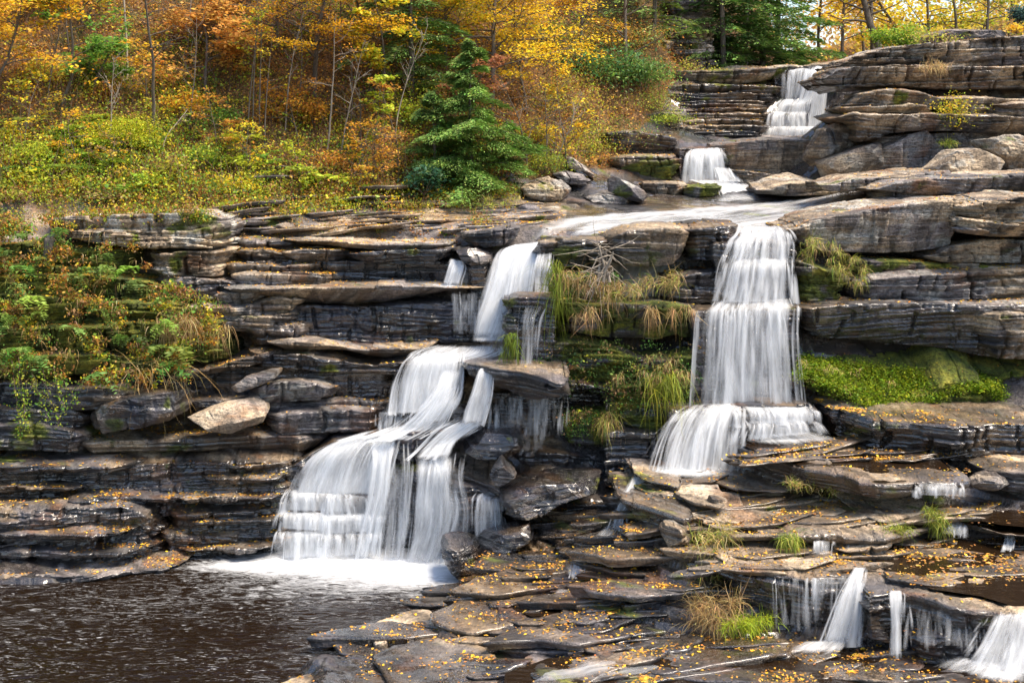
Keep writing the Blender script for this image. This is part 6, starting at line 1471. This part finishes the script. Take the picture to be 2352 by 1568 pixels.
# old stump of driftwood on the central ledge
def driftwood():
    foot = P(1385, 640, 31.0); root = empty('driftwood', foot); tb = Tubes()
    for k in range(46):
        a = P(rng.uniform(1370, 1410), rng.uniform(560, 640), 31.1)
        tb.add(path(a, (rng.normal() * .7 - .25, -.3, rng.normal() * .6 - .5), rng.uniform(.4, 1.1), 5, .12, rng), rng.uniform(.008, .022), .003, 4)
    for k in range(3): tb.add(path(P(1372 + 14 * k, 648, 31.0), (.35 - .3 * k, .2, 1), .6 + .15 * k, 6, .12, rng), .045, .015, 6)
    tb.build('branches', BARKP, root, foot)
    tag(root, 'tangle of washed up branches and roots on the central ledge', 'driftwood')
driftwood()
def stump(label, px, py, d, h, r_):
    foot = P(px, py, d); th = np.linspace(0, 2 * np.pi, 18, endpoint=False); zs = np.linspace(-.1, h, 9)
    V = [];
    for k, z in enumerate(zs):
        rr = r_ * (1.25 - .3 * k / 8) * (1 + .15 * fbm(th * 2 + z, th * 0 + 3, 2))
        V.append(np.stack([np.cos(th) * rr, np.sin(th) * rr, z + (.05 * hsh(np.floor(th * 3)) if k == 8 else 0) + 0 * th], 1))
    V.append(np.zeros((18, 3)) + [0, 0, h - .03])
    V = np.concatenate(V) + foot; i = np.arange(9)[:, None] * 18; j = np.arange(18)[None]; j2 = (j + 1) % 18
    o = mesh('tree_stump', V, np.stack([i + j, i + j2, i + 18 + j2, i + 18 + j], 2).reshape(-1, 4), BARK, loc=foot)
    tag(o, label, 'tree stump')
stump("small broken tree stump on the mossy bank at left", 113, 590, 32.7, .42, .12)

# ------------------------------------------------------------------ fallen leaves on the rocks
def leaves_on_rocks():
    lf = Leafs()
    for pts, dens, area in TREADS:
        n = int(min(area, 14) * dens * 20)
        if n < 1 or len(pts) == 0: continue
        # leaves gather in drifts
        w_ = sstep(fbm(pts[:, 0] * 1.4, pts[:, 1] * 2.2, 3) + .5, .42, .68) + .06
        ix = rng.choice(len(pts), n, p=w_ / w_.sum())
        C = pts[ix] + rng.normal(size=(n, 3)) * [.04, .04, 0] + [0, 0, .012]
        lf.add(C, rng.uniform(.03, .085, n), pal(ORG + ORG + GOLD + RUST + RUST, n), up=1.3, aspect=.55)
    # the open rock floor and shelf
    n = 5200
    px = rng.uniform(850, 2400, n); d = rng.uniform(22, 31, n)
    keep = fbm(px * .01, d * .9, 3) + .5 > rng.uniform(.35, .75, n); px, d = px[keep], d[keep]
    X = X_(px, d); C = np.stack([X, d, H1(X, d) + .02], 1)
    lf.add(C, rng.uniform(.03, .08, len(C)), pal(ORG + RUST + RUST + BRN, len(C)), up=1.3, aspect=.55)
    n = 4500
    px = rng.uniform(480, 1300, n); d = rng.uniform(34, 38.5, n)
    keep = fbm(px * .012, d * 1.3, 3) + .5 + .3 * (px < 900) > rng.uniform(.45, .8, n); px, d = px[keep], d[keep]
    X = X_(px, d); C = np.stack([X, d, H1(X, d) + .02], 1)
    lf.add(C, .065, pal(ORG + RUST, len(C)), up=2, aspect=.7)
    tag(lf.build('fallen_leaves', DEAD), 'yellow and orange fallen leaves scattered over the wet rock ledges', 'fallen leaves', kind='stuff')
    # leaves drifting in the shallow pools
    lf = Leafs()
    for (x0, x1, y0, y1, z, n) in [(2050, 2400, 1225, 1345, 1.54, 1500), (1980, 2230, 1075, 1105, 2.72, 150), (2060, 2352, 1150, 1205, 1.95, 260), (690, 1000, 768, 796, 4.40, 420), (1500, 2200, 1490, 1560, .51, 160)]:
        px = rng.uniform(x0, x1, n); py = rng.uniform(y0, y1, n)
        keep = fbm(px * .02, py * .05, 3) + .5 > rng.uniform(.45, .62, n); px, py = px[keep], py[keep]
        d = (EYE - z) * FPX / (py - HZ); C = np.stack([X_(px, d), d, 0 * d + z], 1)
        lf.add(C, rng.uniform(.04, .09, len(C)), pal(ORG + RUST + RUST + BRN, len(C)), up=6, aspect=.6)
    tag(lf.build('floating_leaves', DEAD), 'golden leaves floating and caught in the shallow rock pools', 'floating leaves', kind='stuff')
leaves_on_rocks()
bush("brown and green brushwood clinging to the steep bank right of the yellow trees", 1300, 300, 44, 2.2, 1.8, BRN + YG + RUST, 3600, .07, name='brushwood', cat='brushwood', clumps=30)
bush("dark green brush beside the black undercut", 1420, 345, 44, 2.0, .9, HEMY + BRN, 2600, .06, name='brushwood', cat='brushwood', clumps=22)
bush("rust and green scrub under the rhododendrons", 1480, 260, 45.8, 2.2, .8, BRN + HEMY + YG, 2600, .06, name='brushwood', cat='brushwood', clumps=22)
bush("scrub along the top of the rock band on the wooded slope", 1420, 120, 48, 3.0, 1.2, BRN + HEMY + ORG, 3600, .08, name='brushwood', cat='brushwood', clumps=30)
bush("mossy shrub on the lichened outcrop", 1540, 290, 45.2, 1.3, .5, YG + HEMY, 1400, .06)
bush("twiggy brown scrub at the foot of the tall grey cliff", 1590, 190, 48.5, 1.6, .7, BRN + YG, 1300, .07, name='brushwood', cat='brushwood')

# shrubs and saplings of the slope, each one different
_k = 0
for (x, y, w_, h_, cl, nm, n_) in [
    (60, 400, 1.1, .8, YG, "pale green leafy shrub low at the left edge of the slope", 900), (150, 345, .9, .6, GRN + YG, "green shrub under the grey angular rock", 700),
    (20, 345, .8, .7, YEL + YG, "yellow leaved shrub at the left edge of the slope", 600), (390, 420, 1.0, .7, YG + BRN, "olive shrub below the thin curved sapling", 800),
    (470, 395, 1.1, .8, GRN + YG, "fresh green shrub in the middle of the fern drift", 900), (540, 450, 1.1, .6, YG + YEL, "golden green shrub at the foot of the slope above the lichened block", 900),
    (640, 465, 1.0, .6, BRN + YG, "brownish green shrub above the tilted grey stone", 700), (760, 410, .9, .9, ORG + RUST, "rusty orange shrub right of the bright yellow green sapling", 700),
    (720, 300, 1.1, .9, ORG, "orange shrub beneath the golden beech", 800), (420, 270, 1.0, .8, ORG + GOLD, "orange gold shrub left of the three close stems", 700),
    (250, 250, 1.0, .8, RUST + ORG, "russet shrub beside the foot of the pale straight sapling", 700), (100, 200, 1.0, .9, YG + ORG, "mixed green and orange shrub under the edge maple", 800),
    (520, 300, .9, .7, GRN, "dark green shrub left of the slender stems", 600), (330, 440, .9, .5, YG, "low lime shrub below the yellow mound bush", 700),
    (880, 455, .8, .5, STRAW + BRN, "tawny dry shrub left of the small rhododendron", 600), (1120, 455, .9, .4, ORG + BRN, "low russet shrub under the central hemlock", 500),
    (220, 470, 1.0, .5, HEMY + BRN, "dull green shrub over the lichened cliff block", 700), (60, 470, 1.0, .5, BRN + YG, "brown stemmed shrub at the lower left of the slope", 700),
    (960, 300, 1.0, 1.2, YG, "lime green shrub between the maple and the hemlock", 900), (1230, 340, 1.2, 1.0, YG + YEL, "yellow green shrub right of the central hemlock", 1000)]:
    bush(nm, 0, 0, 0, w_, h_, cl, n_, .085, name='shrub', cat='shrub', base=onhill(x, dfor(x, y)), clumps=12)
for (x, y, hh, ln, nm) in [(105, 240, 3.4, .1, "thin grey sapling leaning right at the upper left"), (250, 330, 2.6, -.05, "thin bare pole standing right of the green maples"),
    (430, 300, 3.4, .12, "bare grey sapling left of the rusty oak's trunk"), (655, 300, 4.2, .03, "tall leafless stem standing below the golden beech"), (690, 290, 3.8, -.06, "bare stem leaning left below the golden beech"),
    (780, 350, 3.4, .1, "bare sapling right of the thin pale leaning sapling"), (840, 400, 2.6, -.1, "bare whip leaning left beside the twiggy rust coloured tree"), (905, 330, 3.8, .02, "bare pole between the yellow green maple and the hemlock"),
    (1245, 400, 2.8, .18, "bare pale sapling leaning right near the boulders"), (1265, 395, 2.4, .3, "second leaning bare sapling near the boulders"), (160, 120, 3.5, .0, "thin straight trunk at the upper left behind the green maple"),
    (430, 110, 4, .05, "slender dark trunk above the rusty oak"), (780, 160, 4, -.03, "slender trunk among the golden leaves")]:
    T(nm, x, y, hh, None, nleaf=0, spread=.7, crown=.4, r0=.026, nl=9, lean=(ln, 0), bark=BARKP if _k % 2 else BARK, ncurl=.04, name='bare_sapling', cat='sapling', limb_up=1.5, grav=.02); _k += 1

def bank_ferns():
    lf = Leafs()
    for i in range(55):
        px, py, d = bankf(); p = P(px, py, d - .1); sz = rng.uniform(.3, .6); base = pal(GRN + HEMY + HEMY, 1, .2)[0]
        for f in range(rng.integers(3, 7)):
            pt = path(p, (rng.normal() * .8, -.7, rng.uniform(.1, .9)), sz, 8, .05, rng, -.2); dv = pt[3] - pt[2]; side = np.cross(dv, [0, 0, 1.]); side /= np.linalg.norm(side) + 1e-9
            for k in range(1, 9):
                wl = .17 * sz * np.sin(np.pi * (k + .6) / 9.8) + .012
                for sg in (-1, 1): lf.add((pt[k] + side * sg * wl * .7)[None], wl * 1.7, (base * rng.uniform(.8, 1.25))[None], up=.6, aspect=.34, dirs=(side * sg + (pt[k] - pt[k - 1]) * 4)[None])
    tag(lf.build('bank_ferns', LEAF), 'small green ferns on the mossy bank at left', 'ferns', kind='stuff')
bank_ferns()
def bank_grass():
    R = []
    for i in range(160):
        px, py, d = bankf(); c = P(px, py, d - .1); R.append(c + rng.normal(size=(9, 3)) * [.08, .04, .03])
    R = np.concatenate(R)
    o = grass_obj('bank_grass', 'straw and green grass blades on the mossy bank at left', 'grass', [blades(R[::2], .35, BRN + STRAW, (0, -.8, .2), 1.5, .012), blades(R[1::2], .3, GRASSG, (0, -.7, .5), 1.2, .012)], kind='stuff')
bank_grass()
# twigs and dead stems lying on the ledges
def litter_twigs():
    tb = Tubes()
    for pts, dens, area in TREADS:
        for _ in range(int(min(3, area * .25 * rng.random()))):
            p = pts[rng.integers(len(pts))] + [0, 0, .02]
            tb.add(path(p, (rng.normal(), rng.normal() * .6, .05), rng.uniform(.15, .6), 4, .12, rng), .006, .003, 3)
    tag(tb.build('fallen_twigs', TWIG), 'thin fallen twigs lying on the rock ledges', 'twigs', kind='stuff')
litter_twigs()

for (x, y, hh, cl, nl_, nm) in [(50, 350, 2.4, YG + YEL, 900, "small yellow green sapling near the left edge above the pale shrub"), (175, 390, 1.8, ORG + YEL, 700, "small orange leaved sapling among the ferns at left"),
    (330, 250, 2.2, YEL + ORG, 900, "bright yellow sapling right of the second green maple"), (500, 370, 2.0, ORG + RUST, 900, "russet sapling low on the slope left of the slender stems"),
    (575, 410, 1.7, YG + YEL, 700, "little golden green sapling in front of the close stems"), (800, 430, 2.0, ORG + GOLD, 900, "golden orange sapling left of the twiggy rust coloured tree"),
    (250, 420, 1.5, YEL + BRN, 500, "low yellow sapling under the mound bush"), (860, 360, 2.4, RUST + ORG, 900, "rusty sapling left of the wide leaved green one")]:
    T(nm, x, y, hh, cl, nleaf=nl_, lsize=.09, spread=.9, crown=.25, nl=11, r0=.02)

def shelff():
    px = rng.uniform(470, 1180); d = rng.uniform(34.6, 37.8); X = X_(px, d); z = float(H1(np.array([X]), np.array([d]))[0]) + .03
    return px, HZ + (EYE - z) * FPX / d, d
region_plants('shelf_plants', 'low rusty and olive plants growing in cracks of the upper shelf', 'plants', shelff, 900, [YG + BRN, RUST, HEMY, ORG, BRN], thr=.56, w=(.06, .16), ls=(.03, .06), up=.6)
def edgef():
    px = rng.uniform(-350, 480); py = np.interp(px, [-350, 0, 95, 480], [505, 508, 500, 486]) + rng.normal() * (14 if px < 95 else 5)
    return px, py, 33.4 if px > 95 else rng.uniform(33.2, 34.4)
region_plants('edge_plants', 'mixed plants spilling over the edge of the ledge at the foot of the slope', 'plants', edgef, 620, [YG, BRN, RUST, HEMY, YG + YEL], thr=.44, w=(.07, .17), ls=(.035, .07))
